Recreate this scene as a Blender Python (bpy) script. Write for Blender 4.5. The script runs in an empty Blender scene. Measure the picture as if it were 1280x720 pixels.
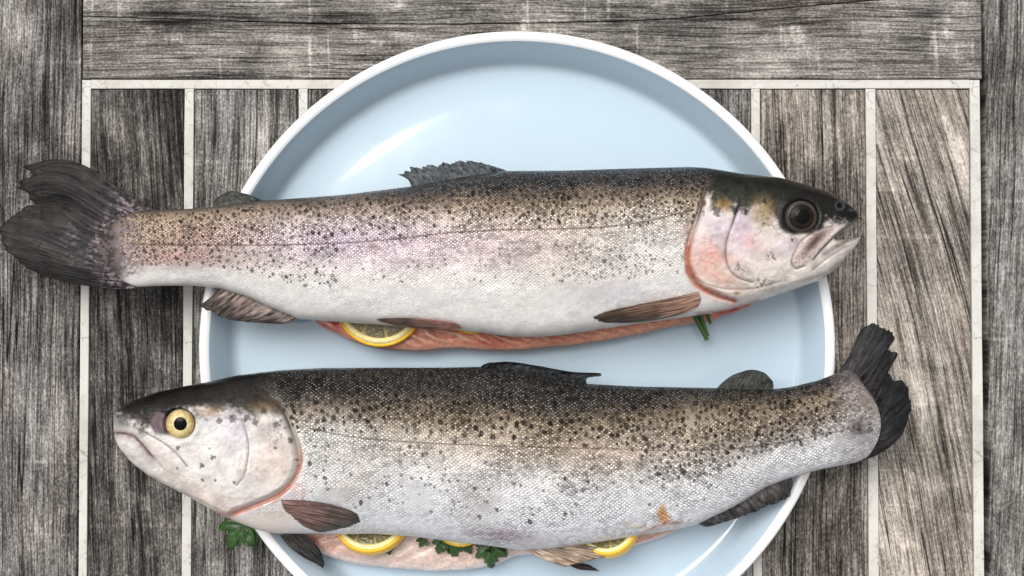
import bpy, bmesh, math
import numpy as np
rad = math.radians
MM = 0.001
# ------------------------------------------------------------------ camera
HF = rad(50.0); TH = math.tan(HF/2); TILT = rad(1.2); CAMZ = 0.5025
CAM = np.array([0.0, -CAMZ*math.tan(TILT), CAMZ])
cd = bpy.data.cameras.new('camera'); cam = bpy.data.objects.new('camera', cd)
bpy.context.scene.collection.objects.link(cam)
cd.sensor_width = 36; cd.lens = 18/TH; cd.clip_start = 0.01; cd.clip_end = 100
cam.location = CAM; cam.rotation_euler = (TILT, 0, 0)
sc = bpy.context.scene; sc.camera = cam
# ------------------------------------------------------------------ sky and soft overcast sun
SUN_EL, SUN_AZ = rad(60), rad(-35)          # azimuth from +Y (top of picture), negative = towards the left
w = bpy.data.worlds.new('World'); sc.world = w; w.use_nodes = True
nt = w.node_tree; bg = nt.nodes['Background']
sky = nt.nodes.new('ShaderNodeTexSky'); sky.sky_type = 'NISHITA'; sky.sun_disc = False
sky.sun_elevation = SUN_EL; sky.sun_rotation = SUN_AZ; sky.dust_density = 4.0; sky.air_density = 1.0
hs = nt.nodes.new('ShaderNodeHueSaturation'); hs.inputs['Saturation'].default_value = 0.15
nt.links.new(sky.outputs[0], hs.inputs['Color']); nt.links.new(hs.outputs[0], bg.inputs[0])
bg.inputs[1].default_value = 0.10
sd = bpy.data.lights.new('sun', 'SUN'); so = bpy.data.objects.new('sun', sd); sc.collection.objects.link(so)
sd.energy = 1.5; sd.angle = rad(40); sd.color = (1.0, 0.97, 0.92)
so.rotation_euler = (rad(90)-SUN_EL, 0, -SUN_AZ + math.pi)
so.location = (0, 0, 1)
sc.view_settings.view_transform = 'Standard'; sc.view_settings.look = 'None'
sc.view_settings.gamma = 1; sc.view_settings.exposure = 0.53
sc.render.engine = 'CYCLES'

# ------------------------------------------------------------------ helpers
CT, ST = math.cos(TILT), math.sin(TILT)
def at(px, py, z):
    """point of the photograph -> world point at height z (metres)"""
    px = np.asarray(px, float); py = np.asarray(py, float); z = np.asarray(z, float)
    dx = (px-640)/640*TH; dy = (360-py)/640*TH
    wy = dy*CT + ST; wz = dy*ST - CT
    k = (z-CAM[2])/wz
    return np.stack(np.broadcast_arrays(CAM[0]+k*dx, CAM[1]+k*wy, z), -1)
def project(P):
    d = P-CAM
    y = d[..., 1]*CT + d[..., 2]*ST; z = -d[..., 1]*ST + d[..., 2]*CT
    return 640+640*(d[..., 0]/-z)/TH, 360-640*(y/-z)/TH
def lin(r, g, b, k=0.85):
    c = np.array([r, g, b], float)/255
    return np.where(c <= 0.04045, c/12.92, ((c+0.055)/1.055)**2.4)*k
def sm(a, b, x):
    t = np.clip((x-a)/(b-a), 0, 1); return t*t*(3-2*t)
_tab = np.random.RandomState(5).rand(256, 256)
def vn(x, y, s=0):
    x = x+s*17.31; y = y+s*9.73
    xi = np.floor(x).astype(int); yi = np.floor(y).astype(int); fx = x-xi; fy = y-yi
    fx = fx*fx*(3-2*fx); fy = fy*fy*(3-2*fy)
    g = lambda i, j: _tab[(xi+i) & 255, (yi+j) & 255]
    return (g(0, 0)*(1-fx)+g(1, 0)*fx)*(1-fy)+(g(0, 1)*(1-fx)+g(1, 1)*fx)*fy
def fbm(x, y, s=0, o=4):
    v = 0; a = 0.5; n = 0
    for i in range(o):
        v = v+a*vn(x*2**i, y*2**i, s+i*3); n += a; a *= 0.5
    return v/n
def segdist(px, py, pts):
    pts = np.asarray(pts, float); d = np.full(px.shape, 1e9)
    for (ax, ay), (bx, by) in zip(pts[:-1], pts[1:]):
        vx, vy = bx-ax, by-ay; L = vx*vx+vy*vy+1e-9
        t = np.clip(((px-ax)*vx+(py-ay)*vy)/L, 0, 1)
        d = np.minimum(d, np.hypot(px-ax-t*vx, py-ay-t*vy))
    return d
def curve(pts, n=60):
    """smooth open curve through pts"""
    p = np.asarray(pts, float)
    if len(p) == 2:
        t = np.linspace(0, 1, n)[:, None]; return p[0]*(1-t)+p[1]*t
    q = np.vstack([2*p[0]-p[1], p, 2*p[-1]-p[-2]]); out = []
    m = len(p)-1; ts = np.linspace(0, m, n)
    i = np.minimum(ts.astype(int), m-1); t = (ts-i)[:, None]
    a, b, c, d = q[i], q[i+1], q[i+2], q[i+3]
    return 0.5*((2*b)+(c-a)*t+(2*a-5*b+4*c-d)*t**2+(3*b-a-3*c+d)*t**3)
def resample(p, n):
    L = np.r_[0, np.cumsum(np.hypot(*np.diff(p, axis=0).T))]; s = np.linspace(0, L[-1], n)
    return np.stack([np.interp(s, L, p[:, 0]), np.interp(s, L, p[:, 1])], 1)
def line(px, py, pts, wd):
    return np.exp(-(segdist(px, py, curve(pts, 24))/wd)**2)
def psdf(px, py, poly):
    """signed distance to a polygon, negative inside"""
    p = np.asarray(poly, float); q = np.vstack([p, p[:1]])
    d = segdist(px, py, q); ins = np.zeros(px.shape, bool)
    for (ax, ay), (bx, by) in zip(q[:-1], q[1:]):
        if ay == by: continue
        c = ((ay > py) != (by > py)) & (px < (bx-ax)*(py-ay)/(by-ay)+ax); ins ^= c
    return np.where(ins, -d, d)
def blob(px, py, cx, cy, rx, ry, rot=0, soft=1.0):
    c, s = math.cos(rad(rot)), math.sin(rad(rot)); x = px-cx; y = py-cy
    u = (x*c+y*s)/rx; v = (-x*s+y*c)/ry
    return np.exp(-((u*u+v*v)**soft))
def over(col, mask, c):
    m = np.clip(mask, 0, 1)[..., None]; return col*(1-m)+np.asarray(c)*m

def mesh_obj(name, verts, faces, mat, parent=None, smooth=True, attrs=None):
    me = bpy.data.meshes.new(name)
    verts = np.asarray(verts, np.float32).reshape(-1, 3)
    if isinstance(faces, np.ndarray):
        f = faces.astype(np.int32); nf, k = f.shape
        me.vertices.add(len(verts)); me.vertices.foreach_set('co', verts.ravel())
        me.loops.add(nf*k); me.loops.foreach_set('vertex_index', f.ravel())
        me.polygons.add(nf); me.polygons.foreach_set('loop_start', np.arange(nf, dtype=np.int32)*k)
        me.update(calc_edges=True); me.validate()
    else:
        me.from_pydata([tuple(map(float, v)) for v in verts], [], [list(map(int, f)) for f in faces]); me.update()
    if attrs:
        for k, a in attrs.items():
            a = np.asarray(a, np.float32)
            if a.ndim == 1 or a.shape[-1] == 1:
                at_ = me.attributes.new(k, 'FLOAT', 'POINT'); at_.data.foreach_set('value', a.ravel())
            else:
                at_ = me.attributes.new(k, 'FLOAT_VECTOR', 'POINT'); at_.data.foreach_set('vector', a.reshape(-1, 3).ravel())
    if smooth: me.polygons.foreach_set('use_smooth', np.ones(len(me.polygons), bool))
    if mat is not None: me.materials.append(mat)
    o = bpy.data.objects.new(name, me); sc.collection.objects.link(o)
    if parent is not None:
        o.parent = parent; o.matrix_parent_inverse = parent.matrix_world.inverted()
    return o
def empty(name, loc):
    o = bpy.data.objects.new(name, None); sc.collection.objects.link(o); o.location = loc
    o.empty_display_size = 0.02
    bpy.context.view_layer.update(); return o
def tag(o, label, cat, group=None):
    o['label'] = label; o['category'] = cat
    if group: o['group'] = group
    return o
def grid_faces(nu, nv, off=0, flip=False, wrap=False):
    i, j = np.meshgrid(np.arange(nu if wrap else nu-1), np.arange(nv-1), indexing='ij')
    a = i*nv+j; b = ((i+1) % nu)*nv+j
    q = np.stack([a, b, b+1, a+1], -1).reshape(-1, 4)
    if flip: q = q[:, ::-1]
    return q+off
def lathe(name, prof, mat, parent, c, n=192):
    th = np.linspace(0, 2*np.pi, n, endpoint=False); prof = np.asarray(prof)
    V = np.stack([c[0]+prof[None, :, 0]*np.cos(th)[:, None], c[1]+prof[None, :, 0]*np.sin(th)[:, None],
                  np.broadcast_to(prof[None, :, 1], (n, len(prof)))], -1)
    return mesh_obj(name, V, grid_faces(n, len(prof), flip=True, wrap=True), mat, parent)

# ------------------------------------------------------------------ materials
class NT:
    def __init__(s, name):
        s.m = bpy.data.materials.new(name); s.m.use_nodes = True; s.t = s.m.node_tree; s.n = s.t.nodes
        s.b = s.n['Principled BSDF']
    def new(s, typ, **kw):
        n = s.n.new(typ)
        for k, v in kw.items(): setattr(n, k, v)
        return n
    def put(s, sock, v):
        if v is None: return
        if isinstance(v, bpy.types.NodeSocket): s.t.links.new(v, sock)
        else: sock.default_value = v
    def math(s, op, a, b=None, c=None, clamp=False):
        n = s.new('ShaderNodeMath', operation=op, use_clamp=clamp)
        for i, v in enumerate((a, b, c)): s.put(n.inputs[i], v)
        return n.outputs[0]
    def vmath(s, op, a, b=None):
        n = s.new('ShaderNodeVectorMath', operation=op); s.put(n.inputs[0], a); s.put(n.inputs[1], b)
        return n.outputs['Value'] if op in ('DOT_PRODUCT', 'LENGTH') else n.outputs[0]
    def attr(s, name, out='Vector'):
        return s.new('ShaderNodeAttribute', attribute_name=name).outputs[out]
    def noise(s, vec, scale, detail=3, rough=0.5, lac=2.0):
        n = s.new('ShaderNodeTexNoise'); s.put(n.inputs['Vector'], vec); n.inputs['Scale'].default_value = scale
        n.inputs['Detail'].default_value = detail; n.inputs['Roughness'].default_value = rough
        return n.outputs[0]
    def ramp(s, f, stops, interp='LINEAR'):
        n = s.new('ShaderNodeValToRGB'); n.color_ramp.interpolation = interp; s.put(n.inputs[0], f)
        e = n.color_ramp.elements
        while len(e) < len(stops): e.new(0.5)
        for x, (p, c) in zip(e, stops):
            x.position = p; x.color = (*c, 1) if hasattr(c, '__len__') else (c, c, c, 1)
        return n.outputs[0]
    def mr(s, v, a, b, c=0.0, d=1.0, smooth=False):
        n = s.new('ShaderNodeMapRange'); n.interpolation_type = 'SMOOTHSTEP' if smooth else 'LINEAR'
        s.put(n.inputs[0], v)
        for i, q in enumerate((a, b, c, d)): s.put(n.inputs[i+1], q)
        return n.outputs[0]
    def mix(s, f, a, b, mode='MIX'):
        n = s.new('ShaderNodeMix', data_type='RGBA', blend_type=mode)
        s.put(n.inputs[0], f); s.put(n.inputs[6], a if not isinstance(a, (tuple, list, np.ndarray)) else (*a, 1))
        s.put(n.inputs[7], b if not isinstance(b, (tuple, list, np.ndarray)) else (*b, 1)); return n.outputs[2]
    def comb(s, x, y, z=0.0):
        n = s.new('ShaderNodeCombineXYZ')
        for i, v in enumerate((x, y, z)): s.put(n.inputs[i], v)
        return n.outputs[0]
    def sep(s, v):
        n = s.new('ShaderNodeSeparateXYZ'); s.put(n.inputs[0], v); return n.outputs
    def bump(s, h, dist, strength=1.0, nrm=None):
        n = s.new('ShaderNodeBump'); n.inputs['Strength'].default_value = strength; n.inputs['Distance'].default_value = dist
        s.put(n.inputs['Height'], h); s.put(n.inputs['Normal'], nrm); return n.outputs[0]
    def set(s, **kw):
        for k, v in kw.items():
            k = k.replace('_', ' ')
            if isinstance(v, (tuple, list, np.ndarray)) and k in ('Base Color', 'Subsurface Radius'):
                v = tuple(v) if k == 'Subsurface Radius' else (*v, 1)
            s.put(s.b.inputs[k], v)
        return s.m

def wood(name, along='Y', seed=0.0, bright=0.0, contrast=1.0, bend=0.0, bend0=0.0, tint=(1, 1, 1), slant=0.0, crack=1.0, cross=0.5):
    k = NT(name); tc = k.new('ShaderNodeTexCoord').outputs['Object']
    rnd = k.new('ShaderNodeObjectInfo').outputs['Random']
    x, y, z = k.sep(tc)[:3]
    if along == 'X': x, y = y, x
    off = k.math('MULTIPLY_ADD', rnd, 7.3, seed)
    # grain direction drifts: slant, cathedral bend and slow wandering
    yy = k.math('SUBTRACT', y, bend0)
    x = k.math('ADD', x, k.math('MULTIPLY', k.math('MULTIPLY', yy, yy), bend))
    x = k.math('ADD', x, k.math('MULTIPLY', y, slant))
    wander = k.noise(k.comb(k.math('MULTIPLY', x, 14.0), k.math('MULTIPLY', y, 9.0), off), 1, 2)
    x = k.math('ADD', x, k.math('MULTIPLY', k.math('SUBTRACT', wander, 0.5), 0.006))
    P = lambda fx, fy, dz: k.comb(k.math('MULTIPLY', x, fx), k.math('MULTIPLY', y, fy), k.math('ADD', off, dz))
    fine = k.noise(P(1500, 70, 1.7), 1, 3, 0.7)
    l1 = k.mr(k.noise(P(1000, 20, 3.1), 1, 3, 0.6), 0.50, 0.66, 0, 1)
    l2 = k.mr(k.noise(P(460, 9, 4.4), 1, 4, 0.65), 0.52, 0.68, 0, 1)
    streak = k.noise(P(95, 5, 5.9), 1, 3, 0.6)
    blot = k.noise(P(46, 24, 8.3), 1, 5, 0.65)
    speck = k.noise(P(1300, 700, 11.1), 1, 2, 0.7)
    crs = k.mr(k.noise(P(60, 420, 13.3), 1, 3, 0.6), 0.42, 0.62, 0, 1)
    den = k.mr(k.math('ADD', k.math('MULTIPLY', streak, 0.6), k.math('MULTIPLY', blot, 0.4)), 0.38, 0.62, 1.15, 0.45)
    v = k.math('MULTIPLY', k.math('SUBTRACT', fine, 0.5), 0.95)
    v = k.math('MULTIPLY_ADD', k.math('SUBTRACT', streak, 0.5), 0.55, v)
    v = k.math('MULTIPLY_ADD', k.math('SUBTRACT', blot, 0.5), 1.05, v)
    v = k.math('MULTIPLY_ADD', k.math('SUBTRACT', speck, 0.5), 0.9, v)
    v = k.math('MULTIPLY_ADD', k.math('MULTIPLY', l1, den), -0.34, v)
    v = k.math('MULTIPLY_ADD', k.math('MULTIPLY', l2, den), -0.36, v)
    worn = k.mr(k.noise(P(70, 45, 17.0), 1, 4, 0.65), 0.56, 0.70, 0, 1)
    v = k.math('MULTIPLY_ADD', k.math('MULTIPLY', worn, k.math('MULTIPLY_ADD', crs, 0.6, 0.4)), 0.30*cross, v)
    scr = k.mr(k.noise(P(16, 240, 19.0), 1, 2, 0.6), 0.62, 0.74, 0, 1)
    v = k.math('MULTIPLY_ADD', k.math('MULTIPLY', scr, blot), 0.42*cross, v)
    v = k.math('MULTIPLY_ADD', v, 0.90*contrast, 0.605+bright)
    # long dark checks in the wood
    cr = k.noise(P(170, 2.2, 21.0), 1, 1.5, 0.45)
    ck = k.mr(k.math('ABSOLUTE', k.math('SUBTRACT', cr, 0.5)), 0.0, 0.008, 1, 0, True)
    ckm = k.mr(k.noise(P(25, 6, 24.0), 1, 2), 0.45, 0.6, 0, 1)
    ck = k.math('MULTIPLY', k.math('MULTIPLY', ck, ckm), crack)
    v = k.math('SUBTRACT', v, k.math('MULTIPLY', ck, 0.75), clamp=True)
    col = k.ramp(v, [(0.0, (0.010, 0.009, 0.008)), (0.22, (0.028, 0.0265, 0.0255)), (0.45, (0.098, 0.092, 0.086)),
                     (0.66, (0.25, 0.240, 0.227)), (0.86, (0.50, 0.485, 0.46)), (1.0, (0.68, 0.66, 0.63))])
    hue = k.noise(P(55, 12, 31.0), 1, 2)
    col = k.mix(k.mr(hue, 0.4, 0.7, 0, 0.55), col, k.mix(1.0, col, (1.06, 0.985, 0.94), 'MULTIPLY'))
    col = k.mix(1.0, col, tint, 'MULTIPLY')
    return k.set(Base_Color=col, Roughness=0.85, Specular_IOR_Level=0.12, Normal=k.bump(v, 0.0007, 0.9))

def mat_paint():
    k = NT('cracked_white_paint'); tc = k.new('ShaderNodeTexCoord').outputs['Object']
    vo = k.new('ShaderNodeTexVoronoi', feature='DISTANCE_TO_EDGE'); vo.inputs['Scale'].default_value = 160
    wv = k.vmath('ADD', tc, k.vmath('SCALE', k.noise(tc, 300, 3), None))
    nz = k.new('ShaderNodeTexNoise'); nz.inputs['Scale'].default_value = 260; nz.inputs['Detail'].default_value = 3
    k.put(nz.inputs['Vector'], tc)
    d = k.vmath('MULTIPLY', nz.outputs['Color'], (0.006, 0.006, 0.0))
    k.put(vo.inputs['Vector'], k.vmath('ADD', tc, d))
    e = k.mr(vo.outputs['Distance'], 0.0, 0.03, 1, 0)
    e = k.math('MULTIPLY', e, k.mr(k.noise(tc, 60, 2), 0.45, 0.65, 0, 1))
    chip = k.mr(k.noise(tc, 420, 3, 0.65), 0.67, 0.72, 0, 1)
    col = k.mix(k.noise(tc, 90, 4, 0.7), (0.70, 0.68, 0.64), (0.52, 0.50, 0.46))
    col = k.mix(k.mr(k.noise(tc, 38, 5, 0.7), 0.48, 0.72, 0, 0.5), col, (0.30, 0.28, 0.24))
    col = k.mix(k.math('MULTIPLY', e, 0.6), col, (0.16, 0.14, 0.12))
    col = k.mix(k.math('MULTIPLY', chip, 0.8), col, (0.03, 0.026, 0.022))
    return k.set(Base_Color=col, Roughness=0.65, Specular_IOR_Level=0.2, Normal=k.bump(k.math('ADD', e, k.noise(tc, 500, 3)), -0.0003, 0.5))

def mat_glaze(name, col, rough=0.08):
    k = NT(name); tc = k.new('ShaderNodeTexCoord').outputs['Object']
    return k.set(Base_Color=col, Roughness=k.mr(k.noise(tc, 60, 4, 0.6), 0.35, 0.7, rough*0.7, rough*2.6), Specular_IOR_Level=0.5, Coat_Weight=0.8, Coat_Roughness=0.02,
                 Normal=k.bump(k.noise(tc, 35, 2), 0.0004, 0.15))

def mat_skin(name, edge_dark=0.6):
    k = NT(name); pig = k.attr('pigment'); uv = k.attr('scale_uv'); am = k.math('MULTIPLY', k.attr('scale_amount', 'Fac'), k.mr(k.noise(uv, 0.11, 4, 0.6), 0.36, 0.62, 0.30, 1.0))
    u, v, _ = k.sep(uv)[:3]
    # scales: a square lattice turned by 45 degrees, so the cells are overlapping diamonds
    jx = k.math('MULTIPLY', k.math('SUBTRACT', k.noise(uv, 0.12, 3), 0.5), 2.6)
    a = k.math('ADD', k.math('ADD', u, v), jx); b = k.math('SUBTRACT', u, v)
    P = k.comb(a, b)
    f1 = k.new('ShaderNodeTexVoronoi', voronoi_dimensions='2D'); k.put(f1.inputs['Vector'], P)
    f1.inputs['Scale'].default_value = 1; f1.inputs['Randomness'].default_value = 0.42
    ed = k.new('ShaderNodeTexVoronoi', voronoi_dimensions='2D', feature='DISTANCE_TO_EDGE'); k.put(ed.inputs['Vector'], P)
    ed.inputs['Scale'].default_value = 1; ed.inputs['Randomness'].default_value = 0.42
    c = k.sep(f1.outputs['Color'])
    e = k.mr(ed.outputs['Distance'], 0.0, 0.17, 1, 0)
    off = k.vmath('SUBTRACT', P, f1.outputs['Position'])
    tiltv = k.vmath('SUBTRACT', f1.outputs['Color'], (0.5, 0.5, 0.5))
    tl = k.vmath('DOT_PRODUCT', off, tiltv)
    ox, oy, _ = k.sep(off)[:3]
    lap = k.math('ADD', ox, oy)                       # along the body: the overlapped front of each scale
    dark = k.math('MULTIPLY', k.math('MULTIPLY', e, am), edge_dark)
    f = k.math('SUBTRACT', 1.07, dark)
    f = k.math('MULTIPLY', f, k.math('MULTIPLY_ADD', k.math('MULTIPLY', k.math('SUBTRACT', c[0], 0.42), am), 1.1, 1.0))
    f = k.math('MULTIPLY', f, k.math('MULTIPLY_ADD', k.math('MULTIPLY', lap, am), 0.35, 1.0))
    col = k.mix(1.0, pig, k.comb(f, f, f), 'MULTIPLY')
    gl = k.math('MULTIPLY', k.mr(f1.outputs['Distance'], 0.10, 0.34, 1, 0, True), k.mr(c[1], 0.35, 0.95, 0, 1))
    gl = k.math('MULTIPLY', gl, k.attr('glint', 'Fac'))
    gl = k.math('MULTIPLY', gl, k.mr(k.noise(uv, 0.08, 3), 0.3, 0.65, 0.35, 1))
    col = k.mix(gl, col, (0.33, 0.33, 0.34))          # specular glint painted into the scale centres on the dark back
    h = k.math('MULTIPLY', k.math('ADD', k.mr(ed.outputs['Distance'], 0.0, 0.3, 0, 1, True),
               k.math('MULTIPLY', tl, 1.3)), am)
    fine = k.noise(uv, 2.2, 3, 0.6)
    h = k.math('MULTIPLY_ADD', fine, 0.25, h)
    wet = k.noise(uv, 0.35, 3)
    return k.set(Base_Color=col, Roughness=k.mr(wet, 0.3, 0.7, 0.16, 0.40), Metallic=k.math('MULTIPLY_ADD', gl, 0.5, k.attr('silver', 'Fac'), clamp=True),
                 Specular_IOR_Level=0.14, Coat_Weight=0.0, Coat_Roughness=0.10,
                 Normal=k.bump(h, 0.00045, 0.85))

def mat_fin(name, alpha=1.0):
    k = NT(name); pig = k.attr('pigment'); uv = k.attr('fin_uv'); u, v, _ = k.sep(uv)[:3]
    n = k.noise(k.comb(k.math('MULTIPLY', u, 1.3), k.math('MULTIPLY', v, 0.8)), 1.0, 3, 0.6)
    fi = k.noise(k.comb(k.math('MULTIPLY', u, 5.0), k.math('MULTIPLY', v, 1.1)), 1.0, 3, 0.6)
    f = k.math('MAXIMUM', k.math('ADD', k.mr(n, 0.35, 0.65, 0.4, 1.5), k.mr(fi, 0.35, 0.65, -0.6, 0.8)), 0.12)
    col = k.mix(1.0, pig, k.comb(f, f, f), 'MULTIPLY')
    a = k.math('MULTIPLY', k.attr('alpha', 'Fac'), k.mr(n, 0.3, 0.7, 0.85, 1.1), clamp=True)
    return k.set(Base_Color=col, Roughness=0.30, Specular_IOR_Level=0.22, Alpha=a,
                 Normal=k.bump(k.math('ADD', n, fi), 0.0005, 0.8))

def mat_flesh(name):
    k = NT(name); pig = k.attr('pigment'); tc = k.new('ShaderNodeTexCoord').outputs['Object']
    n = k.noise(tc, 700, 4, 0.6); f = k.mr(n, 0.3, 0.7, 0.8, 1.2)
    col = k.mix(1.0, pig, k.comb(f, f, f), 'MULTIPLY')
    return k.set(Base_Color=col, Roughness=0.28, Subsurface_Weight=0.25, Subsurface_Scale=0.002,
                 Subsurface_Radius=(1.0, 0.4, 0.25), Coat_Weight=0.4, Coat_Roughness=0.1, Normal=k.bump(n, 0.0006, 0.7))

def mat_plain(name, col, rough=0.4, noise_scale=300, amt=0.25, **kw):
    k = NT(name); tc = k.new('ShaderNodeTexCoord').outputs['Object']
    n = k.noise(tc, noise_scale, 3, 0.6); f = k.mr(n, 0.3, 0.7, 1-amt, 1+amt)
    c = k.mix(1.0, tuple(col), k.comb(f, f, f), 'MULTIPLY')
    return k.set(Base_Color=c, Roughness=rough, Normal=k.bump(n, 0.0004, 0.5), **kw)

M = {}
M['paint'] = mat_paint()
M['rim'] = mat_glaze('white_glaze', (0.86, 0.87, 0.87), 0.22)
M['well'] = mat_glaze('pale_blue_glaze', lin(194, 214, 228, 0.92), 0.06)
M['skin_pink'] = mat_skin('trout_skin_pink', 0.30)
M['skin_grey'] = mat_skin('trout_skin_grey', 0.50)
M['fin'] = mat_fin('fin_membrane')
M['flesh'] = mat_flesh('trout_flesh')
M['under'] = mat_plain('dark_light_block', (0.02, 0.018, 0.016), 0.9)  # for the added sheet that blocks light from below

# ------------------------------------------------------------------ table: framed boards, slats, white painted spacers
TBL = empty('wooden_table', (0, 0, 0))
tag(TBL, 'weathered grey wooden table top with slats framed by boards and white painted strips', 'table')
def board(name, poly_px, ztop, thick, mat, bevel=0.0006, zref=0.0):
    P = at(np.array(poly_px)[:, 0], np.array(poly_px)[:, 1], zref)[:, :2]; c = P.mean(0)
    bm = bmesh.new(); vs = [bm.verts.new((p[0]-c[0], p[1]-c[1], 0)) for p in P]
    f = bm.faces.new(vs)
    if f.normal.z < 0: f.normal_flip()
    bm.normal_update()
    if bm.faces[:][0].normal.z < 0: bmesh.ops.reverse_faces(bm, faces=bm.faces[:])
    r = bmesh.ops.extrude_face_region(bm, geom=bm.faces[:])
    for v in [g for g in r['geom'] if isinstance(g, bmesh.types.BMVert)]: v.co.z += thick
    bmesh.ops.recalc_face_normals(bm, faces=bm.faces[:])
    top = [e for e in bm.edges if all(v.co.z > thick*0.5 for v in e.verts)]
    if bevel: bmesh.ops.bevel(bm, geom=top, offset=bevel, segments=2, affect='EDGES', profile=0.6)
    me = bpy.data.meshes.new(name); bm.to_mesh(me); bm.free(); me.materials.append(mat)
    o = bpy.data.objects.new(name, me); sc.collection.objects.link(o); o.parent = TBL
    o.location = (c[0], c[1], ztop-thick); return o
# world-vertical edges: x measured on the row y = 360
def wx(px): return float(at(px, 360, 0)[0])
def wy(py): return float(at(640, py, 0)[1])
def rect(name, x0, x1, y0, y1, ztop, thick, mat, bevel=0.0006, wob=0.0, seed=0):
    """board with edges that wander a little; x in picture units on the row 360, y in picture units"""
    X0, X1, Y0, Y1 = wx(x0), wx(x1), wy(y0), wy(y1); rs = np.random.RandomState(seed)
    n = 14
    def edge(a, b):
        t = np.linspace(0, 1, n)[:-1, None]; return np.array(a)*(1-t)+np.array(b)*t
    P = np.vstack([edge((X0, Y1), (X1, Y1)), edge((X1, Y1), (X1, Y0)), edge((X1, Y0), (X0, Y0)), edge((X0, Y0), (X0, Y1))])
    P = P+rs.uniform(-wob, wob, P.shape); px, py = project(np.c_[P, np.zeros(len(P))])
    return board(name, np.c_[px, py], ztop, thick, mat, bevel)
strips = [(101.5, 112), (229.5, 241), (372.5, 383.5), (516, 527), (657, 668), (799, 810), (940, 951), (1083.5, 1096), (1214, 1226.5)]
YT0, YT1, YB = 100, 111, 1180
slat_par = [dict(bright=-0.15, contrast=1.0, slant=0.05, tint=(1, .99, .98)), dict(bright=0.0, contrast=1.05), dict(bright=0.02),
            dict(), dict(), dict(bright=0.0), dict(bright=-0.02, contrast=1.0, tint=(1.04, .985, .93)),
            dict(bright=0.11, contrast=0.85, bend=0.40, bend0=-0.2, tint=(1.06, .985, .92), cross=0.8)]
for i in range(8):
    m = wood('weathered_slat_wood_%d' % i, 'Y', 3.1*i+1, **slat_par[i])
    if i == 6:   # this slat shows darker heartwood towards its lower end
        pass
    rect('slat', strips[i][1]+0.9, strips[i+1][0]-0.9, YT1+0.9, YB, 0.0, 0.016, m, 0.0005, 0.00012, i)
for i, (a, b) in enumerate(strips):
    rect('spacer_strip', a, b, YT1+0.2 if 0 < i < 8 else YT0+0.3, YB, 0.0004 if 0 < i < 8 else 0.0007, 0.014, M['paint'], 0.0003, 0.00010, 40+i)
rect('spacer_strip', strips[0][1]+0.1, strips[8][0]-0.1, YT0, YT1, 0.0006, 0.014, M['paint'], 0.0003, 0.00012, 60)
mL = wood('weathered_board_wood_left', 'Y', 40.0, bright=-0.05, contrast=1.0, crack=1.4, tint=(1.0, .985, .99))
mR = wood('weathered_board_wood_right', 'Y', 47.0, bright=-0.03, contrast=0.95, slant=-0.05)
mT = wood('weathered_board_wood_top', 'X', 52.0, bright=0.01, contrast=0.9, crack=0.8, cross=1.4, tint=(1.0, .97, .95))
mT2 = wood('weathered_board_wood_top_edge', 'X', 57.0, bright=-0.02, contrast=0.9, crack=0.8, cross=1.4, tint=(1.0, .97, .95))
mX = wood('weathered_board_wood_outer', 'Y', 61.0)
rect('board', -100, 99.5, -420, YB+220, 0.0011, 0.02, mL, 0.0008, 0.00015, 70)
rect('board', -300, -103, -420, YB+220, 0.0011, 0.02, mX, 0.0008, 0.00015, 71)
rect('board', 1232.5, 1432, -420, YB+220, 0.0011, 0.02, mR, 0.0008, 0.00015, 72)
rect('board', 1435, 1632, -420, YB+220, 0.0011, 0.02, mX, 0.0008, 0.00015, 73)
# the top rail has split along its length: two pieces either side of the wavy split
split = curve([(106, 21), (250, 26), (400, 30), (560, 31), (700, 29), (830, 25), (950, 14), (1060, 4), (1228, -9)], 40)
Xl, Xr = wx(101.8), wx(1229)
def clampx(p):
    q = p.copy(); w3 = at(q[:, 0], q[:, 1], 0); w3[0, 0] = Xl; w3[-1, 0] = Xr
    a, b = project(w3); return np.c_[a, b]
split = clampx(split)
def pxof(X, py):
    y = wy(py); a, b = project(np.array([[X, y, 0.0]])); return (a[0], b[0])
lower = np.vstack([split, [pxof(Xr, 98.8)], [pxof(Xl, 98.8)]])
upper = np.vstack([split[::-1]+[0, -0.9], [pxof(Xl, -110)], [pxof(Xr, -110)]])
board('board', lower, 0.0010, 0.02, mT, 0.0006)
board('board', upper, 0.0011, 0.02, mT2, 0.0006)
rect('board', 101.8, 1229, -320, -113, 0.0011, 0.02, mT, 0.0008, 0.00015, 74)
rect('board', 101.8, 1229, YB+4, YB+200, 0.0011, 0.02, mT, 0.0008, 0.00015, 75)
rect('added_light_block', -300, 1632, -420, YB+220, -0.021, 0.02, M['under'], 0)  # unseen sheet added to stop light leaking up through the gaps

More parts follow.
